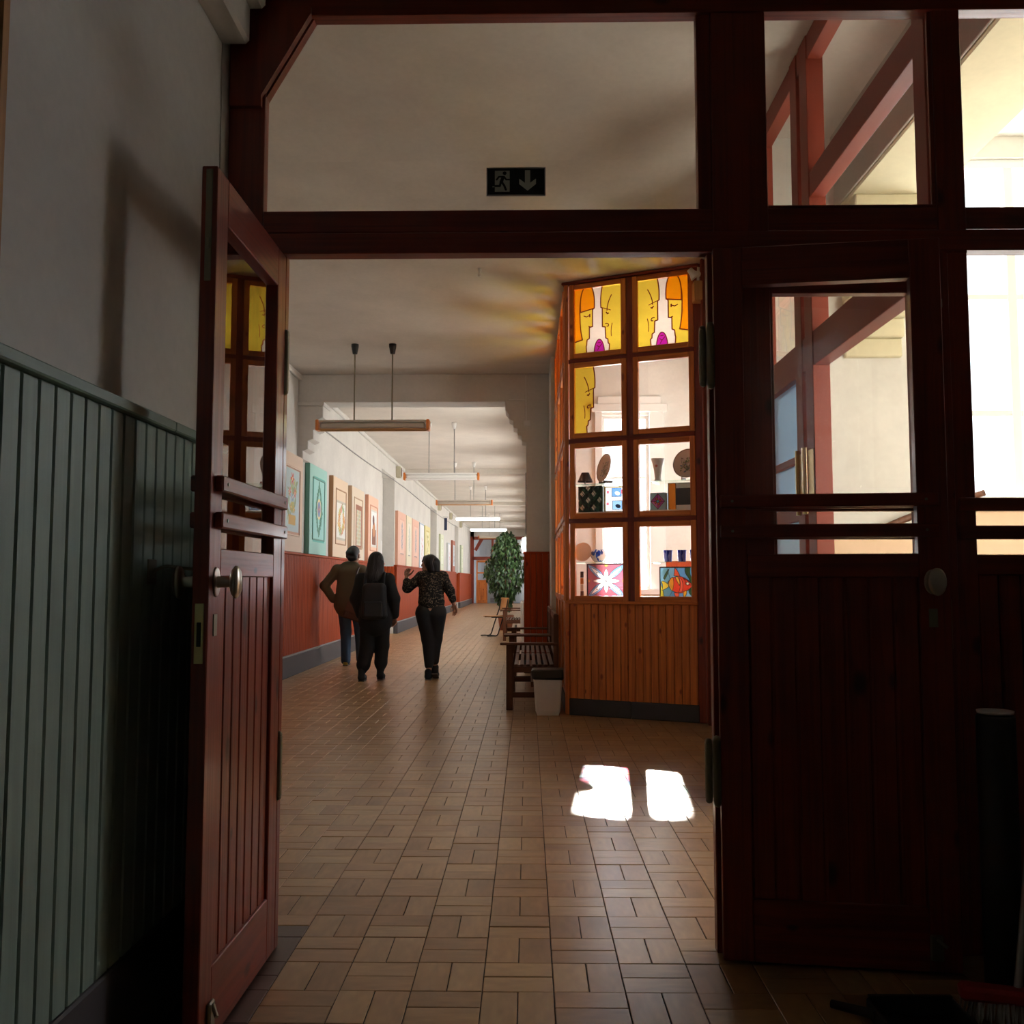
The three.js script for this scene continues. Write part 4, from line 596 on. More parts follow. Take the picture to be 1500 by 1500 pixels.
    if (kind === 'pale') { bg('#dfe3c8', [0.2, 0.1, 0.62, 0.76], '#cfd8b0', '#e8ecd8'); for (let i = 0; i < 30; i++) leaf(w * (0.35 + r() * 0.32), h * (0.2 + r() * 0.5), 8, r() * 6, ['#a8b878', '#b8c48a'][i % 2]); }
    if (kind === 'rust') { bg('#b0624a', [0.2, 0.14, 0.6, 0.68], '#d8e0e2', '#c4d6dc'); for (let i = 0; i < 16; i++) flower(w * (0.4 + r() * 0.25), h * (0.25 + r() * 0.45), 9, '#8aa0b8', '#f0e0b0'); }
  };
  const specs = [[11.9, 13.05, 'bouquet', '#e6ccb6', 'picture of a flower bouquet on pale blue in a pink mount'], [13.47, 14.63, 'teal', '#6fa596', 'teal picture with a green leaf medallion'], [15.12, 16.36, 'wreath', '#b98a62', 'tan picture with a golden flower wreath on a white square'], [16.74, 18.0, 'brown', '#c9a887', 'cream picture with a brown framed flower grid'], [18.5, 19.72, 'house', '#d89a7c', 'peach picture with a brown dome on white'], [22.75, 24.25, 'rose', '#e0a88e', 'rose picture with a grey leaf column beside the door niche'], [24.4, 25.5, 'grey', '#e2d6b8', 'cream picture with a pale grey leaf column'], [25.6, 27.2, 'rose', '#dba58c', 'rose picture with a grey leaf column beside the white one'], [27.4, 28.5, 'white', '#c8d4dc', 'white picture with red blossoms and a blue rim'], [28.8, 30.3, 'yellow', '#cfc382', 'yellow picture with a field of small flowers'], [34.0, 35.2, 'pale', '#cdd3b0', 'pale green picture past the second door niche'], [37.2, 38.2, 'white', '#d8dcda', 'small white picture far down the corridor wall'], [39.4, 40.8, 'rust', '#9c5540', 'rust red picture far down the corridor wall'], [44.6, 45.8, 'pale', '#b9c4a8', 'pale green picture near the corridor end']];
  const cache = new Map();
  specs.forEach(([d0, d1, kind, side, lab], i) => {
    const p = thing('wall_picture', lab, 'picture', [-3.2, 1.64, (d0 + d1) / 2], 'pictures standing on the dado cap');
    if (!cache.has(kind)) cache.set(kind, canvasTex(192, 224, motif(kind, i + 1)));
    const top = 2.95 - (i === 11 ? 0.2 : 0);
    part('panel', W(-3.2, -3.13, 1.638, top, d0, d1, 1, 0.004), M({ color: new THREE.Color(side), roughness: 0.7 }), p);
    const g = paneX(-3.128, 1.642, top - 0.004, d0 + 0.004, d1 - 0.004), uv = g.attributes.uv; for (let k = 0; k < uv.count; k++) uv.setX(k, 1 - uv.getX(k)); 
    g.scale(1, 1, 1); part('print', g, M({ map: cache.get(kind), roughness: 0.6 }), p);
    const fw = 0.02, a = d0 + 0.16 * (d1 - d0), b = d1 - 0.14 * (d1 - d0);
    if (i < 5) part('moulding', [W(-3.13, -3.118, 1.85, 1.85 + fw, a, b, 2, 0.002), W(-3.13, -3.118, top - 0.2, top - 0.18, a, b, 2, 0.002), W(-3.13, -3.118, 1.85, top - 0.18, a, a + fw, 1, 0.002), W(-3.13, -3.118, 1.85, top - 0.18, b - fw, b, 1, 0.002)], M({ color: new THREE.Color(side), roughness: 0.6 }), p);
  });
  const vp = thing('framed_picture', 'dark picture in a light wood frame above the green wainscot', 'picture', [-1.08, 1.83, 1.5]);
  part('frame', [W(-1.08, -1.045, 1.83, 1.86, 1.1, 1.82, 2, 0.004), W(-1.08, -1.045, 2.95, 2.98, 1.1, 1.82, 2, 0.004), W(-1.08, -1.045, 1.86, 2.95, 1.79, 1.82, 1, 0.004), W(-1.08, -1.045, 1.86, 2.95, 1.1, 1.13, 1, 0.004)], paleWood, vp);
  part('picture', W(-1.08, -1.06, 1.85, 2.96, 1.12, 1.8, 1, 0.001), M({ color: rgb(0.05, 0.055, 0.06), roughness: 0.15 }), vp);
}
// ---------------------------------------------------------------- hanging lamps
{
  const spec = [[11.33, -1.873, 3.13, 0, 'unlit hanging strip lamp with timber ends nearest the glazed partition', 0.23], [17.05, -1.562, 3.14, 1, 'unlit hanging strip lamp with a white diffuser beyond the plaster beam', 0.23], [22.85, -1.535, 3.145, 0, 'unlit hanging strip lamp next before the glowing pair', 0.23], [28.6, -1.505, 3.13, 2, 'glowing hanging strip lamp before the last glowing one', 0.23], [34.6, -1.435, 3.12, 2, 'glowing hanging strip lamp furthest down the corridor', 0.23], [40.4, -1.42, 3.12, 0, 'unlit hanging strip lamp behind the glowing pair', 0.23]];
  const coverDull = M({ color: rgb(0.66, 0.60, 0.52), roughness: 0.35 }), coverWhite = M({ color: rgb(0.8, 0.79, 0.77), roughness: 0.4 }), lit = M({ color: rgb(0.9, 0.9, 0.9), emissive: rgb(1, 0.98, 0.95), emissiveIntensity: 2.4, roughness: 0.5 });
  for (const [d, x, y, kind, lab, rod] of spec) {
    const l = thing('strip_lamp', lab, 'lamp', [x, y - 0.06, d], 'strip lamps hanging along the corridor'), h = 0.67, cov = kind === 2 ? lit : kind ? coverWhite : coverDull;
    part('tray', W(x - h + 0.02, x + h - 0.02, y + 0.035, y + 0.062, d - 0.06, d + 0.06, 0, 0.006), kind ? coverWhite : coverDull, l);
    if (kind === 2) { const g = tube([[x - h + 0.05, y, -d], [x, y, -d], [x + h - 0.05, y, -d]], 0.055, 4, 14); part('tube', [g, ball(x - h + 0.05, y, -d, 0.055), ball(x + h - 0.05, y, -d, 0.055)], lit, l); const a = new THREE.RectAreaLight(rgb(1, 0.97, 0.93), 5, 1.25, 0.1); a.position.set(x, y - 0.065, -d); a.lookAt(x, y - 1, -d); scene.add(a); }
    else { part('diffuser', W(x - h + 0.03, x + h - 0.03, y - 0.045, y + 0.034, d - 0.045, d + 0.045, 0, 0.02), cov, l); part('lip', W(x - h + 0.02, x + h - 0.02, y - 0.062, y - 0.044, d - 0.062, d - 0.045, 0, 0.003), kind ? white : paleWood, l); part('lip', W(x - h + 0.02, x + h - 0.02, y - 0.062, y - 0.044, d + 0.045, d + 0.062, 0, 0.003), kind ? white : paleWood, l); }
    for (const q of [-1, 1]) { if (kind !== 2) part('end_cap', W(x + q * h - 0.02, x + q * h + 0.02, y - 0.066, y + 0.066, d - 0.068, d + 0.068, 1, 0.008), pineWood, l); const xr = x + q * rod; part('rod', cyl([xr, y + 0.06, -d], [xr, CEIL - 0.04, -d], 0.009, 0.009, 8), d < 12 ? oldIron : greyMetal, l); part('ceiling_cup', lathe([[0, -0.12], [0.028, -0.12], [0.045, -0.03], [0.045, 0], [0, 0]], [xr, CEIL, -d], 14), d < 12 ? blackPlastic : white, l); }
  }
}
// ---------------------------------------------------------------- small things high on the corridor walls
{
  [[22.9, 'beige wall loudspeaker above the first door niche'], [33.6, 'beige wall loudspeaker above the second door niche'], [38.6, 'beige wall loudspeaker between the second and third door niches'], [44.4, 'beige wall loudspeaker past the third door niche']].forEach(([d, lab]) => { const b = thing('wall_speaker', lab, 'speaker', [-3.2, 3.8, d], 'loudspeakers under the corridor ceiling'); part('case', W(-3.2, -3.08, 3.76, 4.03, d - 0.1, d + 0.1, 1, 0.012), M({ color: rgb(0.62, 0.58, 0.42), roughness: 0.6 }), b); part('grille', W(-3.082, -3.074, 3.79, 4.0, d - 0.07, d + 0.07, 1, 0.003), brownWood, b); });
  const s = thing('hanging_sign', 'dark blue sign plate projecting from the corridor wall', 'sign', [-3.1, 3.1, 35.6]); part('plate', W(-3.15, -3.04, 3.16, 3.62, 35.58, 35.61, 1, 0.005), M({ color: rgb(0.02, 0.035, 0.09), roughness: 0.4 }), s); part('arm', cyl([-3.2, 3.66, -35.6], [-3.0, 3.66, -35.6], 0.012, 0.012, 8), greyMetal, s);
  const f = thing('dark_frame', 'black picture frame edge on the window wall by the beam', 'picture', [0.0, 2.0, 14.1]); part('frame', W(-0.03, 0.02, 1.95, 2.85, 13.9, 14.35, 1, 0.006), blackPlastic, f);
}
// ---------------------------------------------------------------- benches
function bench(d0, lab) {
  const b = thing('bench', lab, 'bench', [0.05, 0, d0 + 0.75], 'brown slatted benches along the corridor'), d1 = d0 + 1.5, x0 = -0.19, x1 = 0.3;
  for (const d of [d0, d1 - 0.06]) { part('leg', W(x0 - 0.02, x0 + 0.045, 0, 0.63, d, d + 0.06, 1, 0.004), brownWood, b); part('leg', W(x1 - 0.05, x1, 0, 0.92, d, d + 0.06, 1, 0.004), brownWood, b); part('armrest', (() => { const g = W(x0 - 0.08, x1, 0.625, 0.65, d - 0.015, d + 0.075, 0, 0.005); return g; })(), brownWood, b); part('side_rail', W(x0 + 0.04, x1 - 0.04, 0.36, 0.42, d + 0.01, d + 0.05, 0, 0.003), brownWood, b); part('stretcher', W(x0 + 0.04, x1 - 0.04, 0.12, 0.17, d + 0.01, d + 0.05, 0, 0.003), brownWood, b); }
  part('front_rail', W(x0, x0 + 0.03, 0.35, 0.42, d0 + 0.05, d1 - 0.05, 2, 0.003), brownWood, b); part('long_stretcher', W(0.03, 0.07, 0.22, 0.27, d0 + 0.03, d1 - 0.03, 2, 0.003), brownWood, b);
  for (let k = 0; k < 8; k++) part('seat_slat', W(x0 + 0.0 + k * 0.058, x0 + 0.036 + k * 0.058, 0.42, 0.44, d0 + 0.01, d1 - 0.01, 2, 0.004), brownWood, b);
  for (const [y0, y1] of [[0.86, 0.93], [0.5, 0.55]]) part('back_rail', W(x1 - 0.04, x1 - 0.01, y0, y1, d0 + 0.05, d1 - 0.05, 2, 0.003), brownWood, b);
  for (let k = 0; k < 9; k++) part('back_slat', W(x1 - 0.035, x1 - 0.018, 0.54, 0.87, d0 + 0.12 + k * 0.15, d0 + 0.18 + k * 0.15, 1, 0.003), brownWood, b);
  return b;
}
bench(9.28, 'brown slatted bench beside the white waste bin'); bench(10.85, 'brown slatted bench between the first bench and the pier');
{ const b = bench(19.88, 'far brown slatted bench by the radiator'); b.position.x -= 0.31; }
{
  const b = thing('waste_bin', 'white plastic waste bin with a black bag over its rim', 'bin', [0.2, 0, 9.02]);
  const tap = (y0, y1, w0, w1, dd0, dd1) => { const g = L(-1, 1, 0, 1, -1, 1, 1, 0.12), p = g.attributes.position; for (let i = 0; i < p.count; i++) { const t = p.getY(i); p.setXYZ(i, 0.187 + p.getX(i) * lerp(w0, w1, t), lerp(y0, y1, t), -9.0 + p.getZ(i) * lerp(dd0, dd1, t)); } g.computeVertexNormals(); return g; };
  part('body', tap(0.0, 0.36, 0.112, 0.137, 0.09, 0.11), white, b);
  const bag = tap(0.335, 0.43, 0.146, 0.15, 0.118, 0.122); { const p = bag.attributes.position; for (let i = 0; i < p.count; i++) { const k = hash(Math.round(p.getX(i) * 90), Math.round(p.getZ(i) * 90), 3) - 0.5; p.setY(i, p.getY(i) + k * 0.018); p.setX(i, p.getX(i) + (hash(Math.round(p.getY(i) * 80), Math.round(p.getZ(i) * 80), 5) - 0.5) * 0.02); } bag.computeVertexNormals(); }
  part('bag', bag, M({ color: rgb(0.03, 0.028, 0.027), roughness: 0.3 }), b);
}
{
  const r = thing('radiator', 'white column radiator at the window wall, seen end on', 'radiator', [-0.095, 0, 17.2]);
  for (let k = 0; k < 9; k++) part('column', [cyl([-0.095, 0.14, -16.6 - k * 0.07], [-0.095, 0.86, -16.6 - k * 0.07], 0.034, 0.034, 10), ball(-0.095, 0.86, -16.6 - k * 0.07, 0.034, 0.04, 0.034, 10)], whitePaint, r);
  part('header', [cyl([-0.095, 0.82, -16.6], [-0.095, 0.82, -17.16], 0.026, 0.026, 8), cyl([-0.095, 0.18, -16.6], [-0.095, 0.18, -17.16], 0.026, 0.026, 8), cyl([-0.095, 0, -16.7], [-0.095, 0.16, -16.7], 0.015, 0.015, 8), cyl([-0.095, 0, -17.1], [-0.095, 0.16, -17.1], 0.015, 0.015, 8)], whitePaint, r);
  const c = thing('school_chair', 'pale plywood chair on black sled legs, turned to the wall pictures', 'chair', [-0.72, 0, 21.6]); const turned = (g) => { g.translate(0.72, 0, 21.6); g.rotateY(0.5); g.translate(-0.72, 0, -21.6); return g; };
  part('seat', (() => { const g = L(-0.96, -0.56, 0.445, 0.462, -21.78, -21.42, 0, 0.006); return turned(g); })(), paleWood, c);
  part('backrest', (() => { const g = L(-0.008, 0.008, 0, 0.27, -0.19, 0.19, 1, 0.005); g.rotateZ(-0.16); g.translate(-0.53, 0.60, -21.6); return turned(g); })(), paleWood, c);
  for (const z of [-21.43, -21.77]) part('leg', turned(tube([[-1.02, 0.02, z], [-0.9, 0.02, z], [-0.8, 0.02, z], [-0.76, 0.05, z], [-0.72, 0.16, z], [-0.62, 0.44, z], [-0.55, 0.62, z], [-0.5, 0.84, z]], 0.014, 40, 7)), blackPlastic, c);
  part('cross_bar', turned(mergeGeometries([cyl([-0.79, 0.02, -21.43], [-0.79, 0.02, -21.77], 0.012, 0.012, 7), cyl([-0.62, 0.44, -21.43], [-0.62, 0.44, -21.77], 0.012, 0.012, 7), cyl([-0.58, 0.43, -21.43], [-0.92, 0.435, -21.43], 0.011, 0.011, 7), cyl([-0.58, 0.43, -21.77], [-0.92, 0.435, -21.77], 0.011, 0.011, 7)])), blackPlastic, c);
}
{
  const p = thing('potted_ficus', 'tall bushy weeping fig in a pot at the window side', 'plant', [-0.56, 0, 24.2]), X = -0.56, Z = -24.2;
  part('pot', lathe([[0, 0], [0.15, 0], [0.2, 0.34], [0.21, 0.34], [0.21, 0.38], [0.18, 0.38], [0.17, 0.33], [0, 0.33]], [X, 0, Z], 24), M({ color: rgb(0.35, 0.13, 0.07), roughness: 0.7 }), p);
  const br = [tube([[X, 0.3, Z], [X + 0.03, 0.8, Z], [X - 0.02, 1.4, Z + 0.03], [X, 2.1, Z]], 0.022, 14, 7)]; for (let k = 0; k < 9; k++) { const a = k * 2.4, y = 0.75 + k * 0.13; br.push(tube([[X, y, Z], [X + Math.cos(a) * 0.2, y + 0.25, Z + Math.sin(a) * 0.2], [X + Math.cos(a) * 0.36, y + 0.42, Z + Math.sin(a) * 0.36]], 0.009, 8, 5)); }
  part('trunk', br, brownWood, p);
  const leaf = new THREE.BufferGeometry(); leaf.setAttribute('position', new THREE.Float32BufferAttribute([0, 0, 0, 0.5, -0.22, 0.06, 0, -0.5, 0.0, 0, -0.5, 0, -0.5, -0.22, 0.06, 0, 0, 0, 0.5, -0.22, 0.06, 0, -1.1, -0.06, 0, -0.5, 0, 0, -0.5, 0, 0, -1.1, -0.06, -0.5, -0.22, 0.06], 3));
  const tones = [rgb(0.03, 0.07, 0.02), rgb(0.05, 0.11, 0.03), rgb(0.09, 0.17, 0.05)], leafMat = PH({ vertexColors: true, roughness: 0.45, transmission: 0.3, thickness: 0 }), sets = [], m4 = new THREE.Matrix4(), q = new THREE.Quaternion();
  for (let i = 0; i < 3000; i++) {
    const y = rr(0.55, 2.5), t = (y - 0.55) / 1.95, w = 0.58 * Math.pow(Math.sin(Math.PI * clamp(0.12 + t * 0.84)), 0.75) * (y < 1.0 ? 0.55 : 1), a = rnd() * 6.283, R = w * Math.sqrt(rr(0.1, 1)) * (0.62 + 0.62 * vnoise(a * 1.3, y * 4.5, 8, 64, 7)), g = leaf.clone(), s = rr(0.085, 0.13);
    q.setFromEuler(new THREE.Euler(rr(-0.9, 0.6), rnd() * 6.28, rr(-0.6, 0.6))); g.applyMatrix4(m4.compose(new THREE.Vector3(Math.min(X + Math.cos(a) * R, -0.1), y + 0.03 * Math.cos(a * 5), Z + Math.sin(a) * R), q, new THREE.Vector3(s * 0.5, s, s * 0.5))); g.computeVertexNormals(); const c = tones[i % 3], cs = []; for (let k = 0; k < g.attributes.position.count; k++) cs.push(c.r, c.g, c.b); g.setAttribute('color', new THREE.Float32BufferAttribute(cs, 3)); sets.push(g);
  }
  part('foliage', sets, leafMat, p, undefined, 'stuff');
  const f = thing('orchid', 'white orchid in a small pot on the window sill behind the pier', 'flower', [0.1, 1.05, 15.1]);
  part('pot', lathe([[0, 0], [0.05, 0], [0.065, 0.11], [0.058, 0.11], [0.05, 0.1], [0, 0.1]], [0.1, 1.052, -15.1], 16), whitePaint, f); part('stem', tube([[0.1, 1.14, -15.1], [0.06, 1.4, -15.1], [-0.02, 1.7, -15.1], [-0.05, 1.96, -15.1]], 0.006, 14, 5), M({ color: rgb(0.1, 0.2, 0.05) }), f);
  for (let k = 0; k < 4; k++) part('blossom', [0, 1, 2, 3, 4].map((i) => ball(-0.05 - 0.012 * (k % 3) + Math.cos(i * 1.257) * 0.03, 1.74 + k * 0.052 + Math.sin(i * 1.257) * 0.03, -15.08 + (k % 2 ? 0.03 : -0.02), 0.026, 0.026, 0.008, 8)), white, f);
}
// ---------------------------------------------------------------- dark corner in front of the partition
{
  const a = thing('ash_stand', 'slim tall black cylinder stand with a pale top', 'bin', [1.447, 0, 2.99]); part('body', lathe([[0, 0], [0.056, 0], [0.056, 0.83], [0.05, 0.84], [0, 0.84]], [1.447, 0, -2.99], 28), blackPlastic, a); part('top', lathe([[0, 0.841], [0.052, 0.841], [0.054, 0.85], [0.046, 0.85], [0.02, 0.846], [0, 0.846]], [1.447, 0, -2.99], 28), white, a);
  const b = thing('broom', 'broom with a red head leaning in the dark corner', 'broom', [1.4, 0, 2.82]); part('handle', cyl([1.39, 0.09, -2.80], [1.75, 1.25, -3.2], 0.012, 0.012, 10), greyMetal, b); part('head', (() => { const g = L(-0.14, 0.14, 0.06, 0.1, -0.03, 0.03, 0, 0.01); g.rotateY(-0.25); g.translate(1.37, 0, -2.79); return g; })(), M({ color: rgb(0.4, 0.03, 0.03), roughness: 0.4 }), b);
  const br = []; for (let i = 0; i < 60; i++) { const x = rr(-0.13, 0.13), z = rr(-0.024, 0.024); br.push(cyl([x, 0.065, z], [x * 1.08 + rr(-0.006, 0.006), 0.002, z * 1.5], 0.004, 0.003, 5)); } const bg = mergeGeometries(br); bg.rotateY(-0.25); bg.translate(1.37, 0, -2.79); part('bristles', bg, M({ color: rgb(0.6, 0.6, 0.58), roughness: 0.8 }), b, undefined, 'stuff');
  const d = thing('dustpan', 'black plastic dustpan lying on the dark floor', 'dustpan', [1.05, 0, 2.78]); part('pan', [W(0.98, 1.22, 0, 0.006, 2.62, 2.84, 0, 0.002), W(0.975, 0.985, 0.004, 0.05, 2.62, 2.84, 2, 0.002), W(1.215, 1.225, 0.004, 0.05, 2.62, 2.84, 2, 0.002), W(0.98, 1.22, 0.004, 0.06, 2.83, 2.845, 0, 0.002)], blackPlastic, d); part('handle', cyl([0.98, 0.03, -2.78], [0.885, 0.02, -2.87], 0.014, 0.012, 10), blackPlastic, d);
}

// ================================================================ PEOPLE
// distance fields of tapered capsules joined with a smooth minimum and meshed on a grid
const smin = (a, b, k) => { const h = Math.max(k - Math.abs(a - b), 0) / k; return Math.min(a, b) - h * h * k * 0.25; };
function field(bones, k = 0.035, grow = 0) {       // bone: [ax, ay, az, bx, by, bz, ra, rb, squash z]
  return (x, y, z) => {
    let d = 1e3;
    for (const [ax, ay, az, bx, by, bz, ra, rb, sq = 1] of bones) {
      const ux = bx - ax, uy = by - ay, uz = (bz - az), px = x - ax, py = y - ay, pz = z - az, l = ux * ux + uy * uy + uz * uz, t = l > 0 ? clamp((px * ux + py * uy + pz * uz) / l) : 0;
      const ex = px - ux * t, ey = py - uy * t, ez = (pz - uz * t) / sq, v = Math.sqrt(ex * ex + ey * ey + ez * ez) - lerp(ra, rb, t) - grow;
      d = smin(d, v, k);
    }
    return d;
  };
}
const mcMat = new THREE.MeshStandardMaterial();
function meshField(fn, [x0, x1, y0, y1, z0, z1], res) {
  const mc = new MarchingCubes(res, mcMat, false, false, 200000), h = res / 2, cx = (x0 + x1) / 2, cy = (y0 + y1) / 2, cz = (z0 + z1) / 2, sx = (x1 - x0) / 2, sy = (y1 - y0) / 2, sz = (z1 - z0) / 2;
  mc.isolation = 0;
  for (let k = 0; k < res; k++) for (let j = 0; j < res; j++) for (let i = 0; i < res; i++) mc.field[i + j * res + k * res * res] = -fn(cx + sx * (i - h) / h, cy + sy * (j - h) / h, cz + sz * (k - h) / h);
  mc.update();
  const n = mc.count, p = new Float32Array(n * 3);
  for (let i = 0; i < n; i++) { p[i * 3] = cx + sx * mc.positionArray[i * 3]; p[i * 3 + 1] = cy + sy * mc.positionArray[i * 3 + 1]; p[i * 3 + 2] = cz + sz * mc.positionArray[i * 3 + 2]; }
  let g = new THREE.BufferGeometry(); g.setAttribute('position', new THREE.BufferAttribute(p, 3)); g = mergeVertices(g, 1e-5); g.computeVertexNormals();
  g = g.toNonIndexed(); const q = g.attributes.position, uv = new Float32Array(q.count * 2); for (let i = 0; i < q.count; i++) { uv[i * 2] = q.getX(i) + q.getZ(i) * 0.7; uv[i * 2 + 1] = q.getY(i); } g.setAttribute('uv', new THREE.BufferAttribute(uv, 2));
  return g;
}
function bounds(bones, pad) { const b = [1e9, -1e9, 1e9, -1e9, 1e9, -1e9]; for (const v of bones) for (const o of [0, 3]) for (let a = 0; a < 3; a++) { const r = Math.max(v[6], v[7]) * (a === 2 ? (v[8] ?? 1) : 1) + pad; b[a * 2] = Math.min(b[a * 2], v[o + a] - r); b[a * 2 + 1] = Math.max(b[a * 2 + 1], v[o + a] + r); } return b; }
const sdf = (bones, res, k = 0.03, grow = 0) => meshField(field(bones, k, grow), bounds(bones, grow + 0.03), res);
// a hand: palm and five bent fingers; at = wrist, dir = along the fingers, side = towards the thumb, nrm = palm normal
function hand(at, dir, side, nrm, curl, thumbOut = 0.6) {
  const A = new THREE.Vector3(...at), D = new THREE.Vector3(...dir).normalize(), S = new THREE.Vector3(...side).normalize(), N = new THREE.Vector3(...nrm).normalize(), P = (a, b, c) => A.clone().addScaledVector(D, a).addScaledVector(S, b).addScaledVector(N, c).toArray(), out = [];
  out.push([...P(0, 0, 0), ...P(0.04, 0.012, 0), 0.022, 0.021], [...P(0.03, -0.02, 0), ...P(0.075, -0.022, 0), 0.016, 0.014], [...P(0.03, 0.01, 0), ...P(0.082, 0.016, 0), 0.017, 0.014]);
  const len = [0.066, 0.075, 0.07, 0.055], off = [0.03, 0.01, -0.011, -0.03];
  for (let f = 0; f < 4; f++) { let p = P(0.075 + (f === 3 ? -0.008 : 0), off[f], 0), a = 0.15; for (let j = 0; j < 3; j++) { a += curl * [0.6, 1, 0.8][j]; const l = len[f] * [0.45, 0.32, 0.26][j], v = new THREE.Vector3(...p).addScaledVector(D, Math.cos(a) * l).addScaledVector(N, Math.sin(a) * l).toArray(); out.push([...p, ...v, 0.0098 - j * 0.001, 0.009 - j * 0.001]); p = v; } }
  const t0 = P(0.02, 0.026, 0.004), t1 = P(0.045, 0.026 + 0.034 * thumbOut, 0.012), t2 = P(0.068 + 0.01 * thumbOut, 0.026 + 0.05 * thumbOut, 0.016); out.push([...t0, ...t1, 0.012, 0.0105], [...t1, ...t2, 0.0105, 0.0085]);
  return meshField(field(out, 0.008), bounds(out, 0.02), 44);
}
const hairBump = scaled(grayTex(401, 24, 2, 3), 4, 1);
const skin = M({ color: rgb(0.50, 0.27, 0.18), roughness: 0.55 });
function person(label, [x, d], group) { return thing('person', label, 'person', [x, 0, d], group); }
function shoe(x, y, z, pitch, len, mat, parent, name, hgt = 0.07, soleMat) {
  const b = [[0, 0.045, 0.02, 0, 0.04, -len * 0.45, 0.042, 0.04], [0, 0.038, -len * 0.45, 0, 0.03, -len * 0.78, 0.042, 0.032], [0, 0.05, 0.02, 0, hgt + 0.03, 0.01, 0.042, 0.046]];
  const g = sdf(b, 32, 0.02); { const p = g.attributes.position; for (let i = 0; i < p.count; i++) if (p.getY(i) < 0.006) p.setY(i, 0.006); } g.rotateX(-pitch); g.translate(x, y, z); const m = part(name, g, mat, parent);
  const so = extr([[-0.036, 0.05], [0.036, 0.05], [0.042, -len * 0.4], [0.036, -len * 0.75], [0, -len * 0.84], [-0.036, -len * 0.75], [-0.042, -len * 0.4]], 0.014); so.rotateX(Math.PI / 2); so.translate(0, 0.014, 0); so.scale(1, 1, 1); so.rotateX(-pitch); so.translate(x, y, z); part('sole', so, soleMat ?? blackPlastic, m); return m;
}
const W3 = (p, X, D) => [X + p[0], p[1], -D + p[2]];
const bonesAt = (list, X, D) => list.map(([a, b, ra, rb, sq]) => [...W3(a, X, D), ...W3(b, X, D), ra, rb, sq ?? 1]);
{
  // ---- man in an olive coat, hand in his pocket, looking right
  const X = -2.70, D = 14.15, o = person('man in an olive coat with a brown shoulder bag, elbow out, blue jeans', [X, D], 'people walking down the corridor');
  const J = { nk: [0.05, 1.47, 0.0], hd: [0.085, 1.62, -0.02], sl: [-0.15, 1.41, 0], sr: [0.22, 1.40, 0.0], el: [-0.33, 1.18, 0.05], wl: [-0.21, 0.98, 0.0], er: [0.30, 1.14, 0.0], wr: [0.27, 0.92, -0.1], pv: [0.05, 0.93, 0], hl: [-0.045, 0.90, 0], hr: [0.145, 0.90, 0], kl: [-0.02, 0.49, -0.05], al: [0.0, 0.09, 0.04], kr: [0.18, 0.50, -0.10], ar: [0.19, 0.10, -0.14] };
  const core = [[J.nk, J.hd, 0.06, 0.06], [J.hd, [0.085, 1.66, -0.01], 0.085, 0.09, 1.15], [[0.1, 1.58, -0.06], [0.095, 1.60, -0.02], 0.055, 0.07], [J.nk, [0.04, 1.30, 0], 0.08, 0.15, 0.8], [[0.04, 1.30, 0], J.pv, 0.15, 0.14, 0.75], [J.sl, J.sr, 0.07, 0.07, 0.9], [J.sl, J.el, 0.055, 0.045], [J.el, J.wl, 0.045, 0.03], [J.sr, J.er, 0.055, 0.045], [J.er, J.wr, 0.045, 0.03], [J.hl, J.kl, 0.09, 0.06], [J.kl, J.al, 0.058, 0.04], [J.hr, J.kr, 0.09, 0.06], [J.kr, J.ar, 0.058, 0.04]];
  const head = sdf(bonesAt([[J.hd, [0.085, 1.665, -0.01], 0.085, 0.088, 1.15], [[0.1, 1.555, -0.06], [0.095, 1.62, -0.03], 0.05, 0.07], [[0.165, 1.605, -0.075], [0.155, 1.635, -0.07], 0.014, 0.009], [[0.172, 1.64, 0.005], [0.172, 1.60, 0.012], 0.016, 0.01, 1.4], [[0.14, 1.575, -0.095], [0.12, 1.575, -0.11], 0.012, 0.012], [J.nk, J.hd, 0.055, 0.06]], X, D), 60, 0.015);
  part('body', [sdf(bonesAt(core, X, D), 80), head, hand(W3(J.wl, X, D), [0.6, -0.6, -0.4], [-0.3, 0, -1], [1, 0.3, 0], 0.3)], skin, o);
  const coatM = M({ color: rgb(0.125, 0.095, 0.052), roughness: 0.9, bumpMap: plasterBump, bumpScale: 0.004 });
  part('coat', sdf(bonesAt([[J.sl, J.sr, 0.088, 0.088, 0.95], [[0.04, 1.36, 0.0], [0.03, 1.12, 0.0], 0.19, 0.185, 0.72], [[0.03, 1.12, 0], [0.03, 0.90, 0.02], 0.19, 0.215, 0.72], [[-0.02, 0.92, 0.04], [-0.13, 0.89, 0.03], 0.09, 0.06, 0.8], [J.sl, J.el, 0.078, 0.068], [J.el, J.wl, 0.068, 0.058], [J.sr, J.er, 0.078, 0.068], [J.er, J.wr, 0.068, 0.056], [[-0.03, 1.485, 0.03], [0.13, 1.485, 0.03], 0.045, 0.045]], X, D), 84, 0.03), coatM, o);
  part('jeans', sdf(bonesAt([[[0.03, 0.93, 0], [0.08, 0.93, 0], 0.14, 0.14, 0.8], [J.hl, J.kl, 0.105, 0.082], [J.kl, [0.0, 0.075, 0.04], 0.08, 0.07], [J.hr, J.kr, 0.105, 0.08], [J.kr, [0.19, 0.08, -0.14], 0.078, 0.066]], X, D), 72, 0.025), M({ color: rgb(0.045, 0.085, 0.15), roughness: 0.9, bumpMap: grainBump, bumpScale: 0.003 }), o);
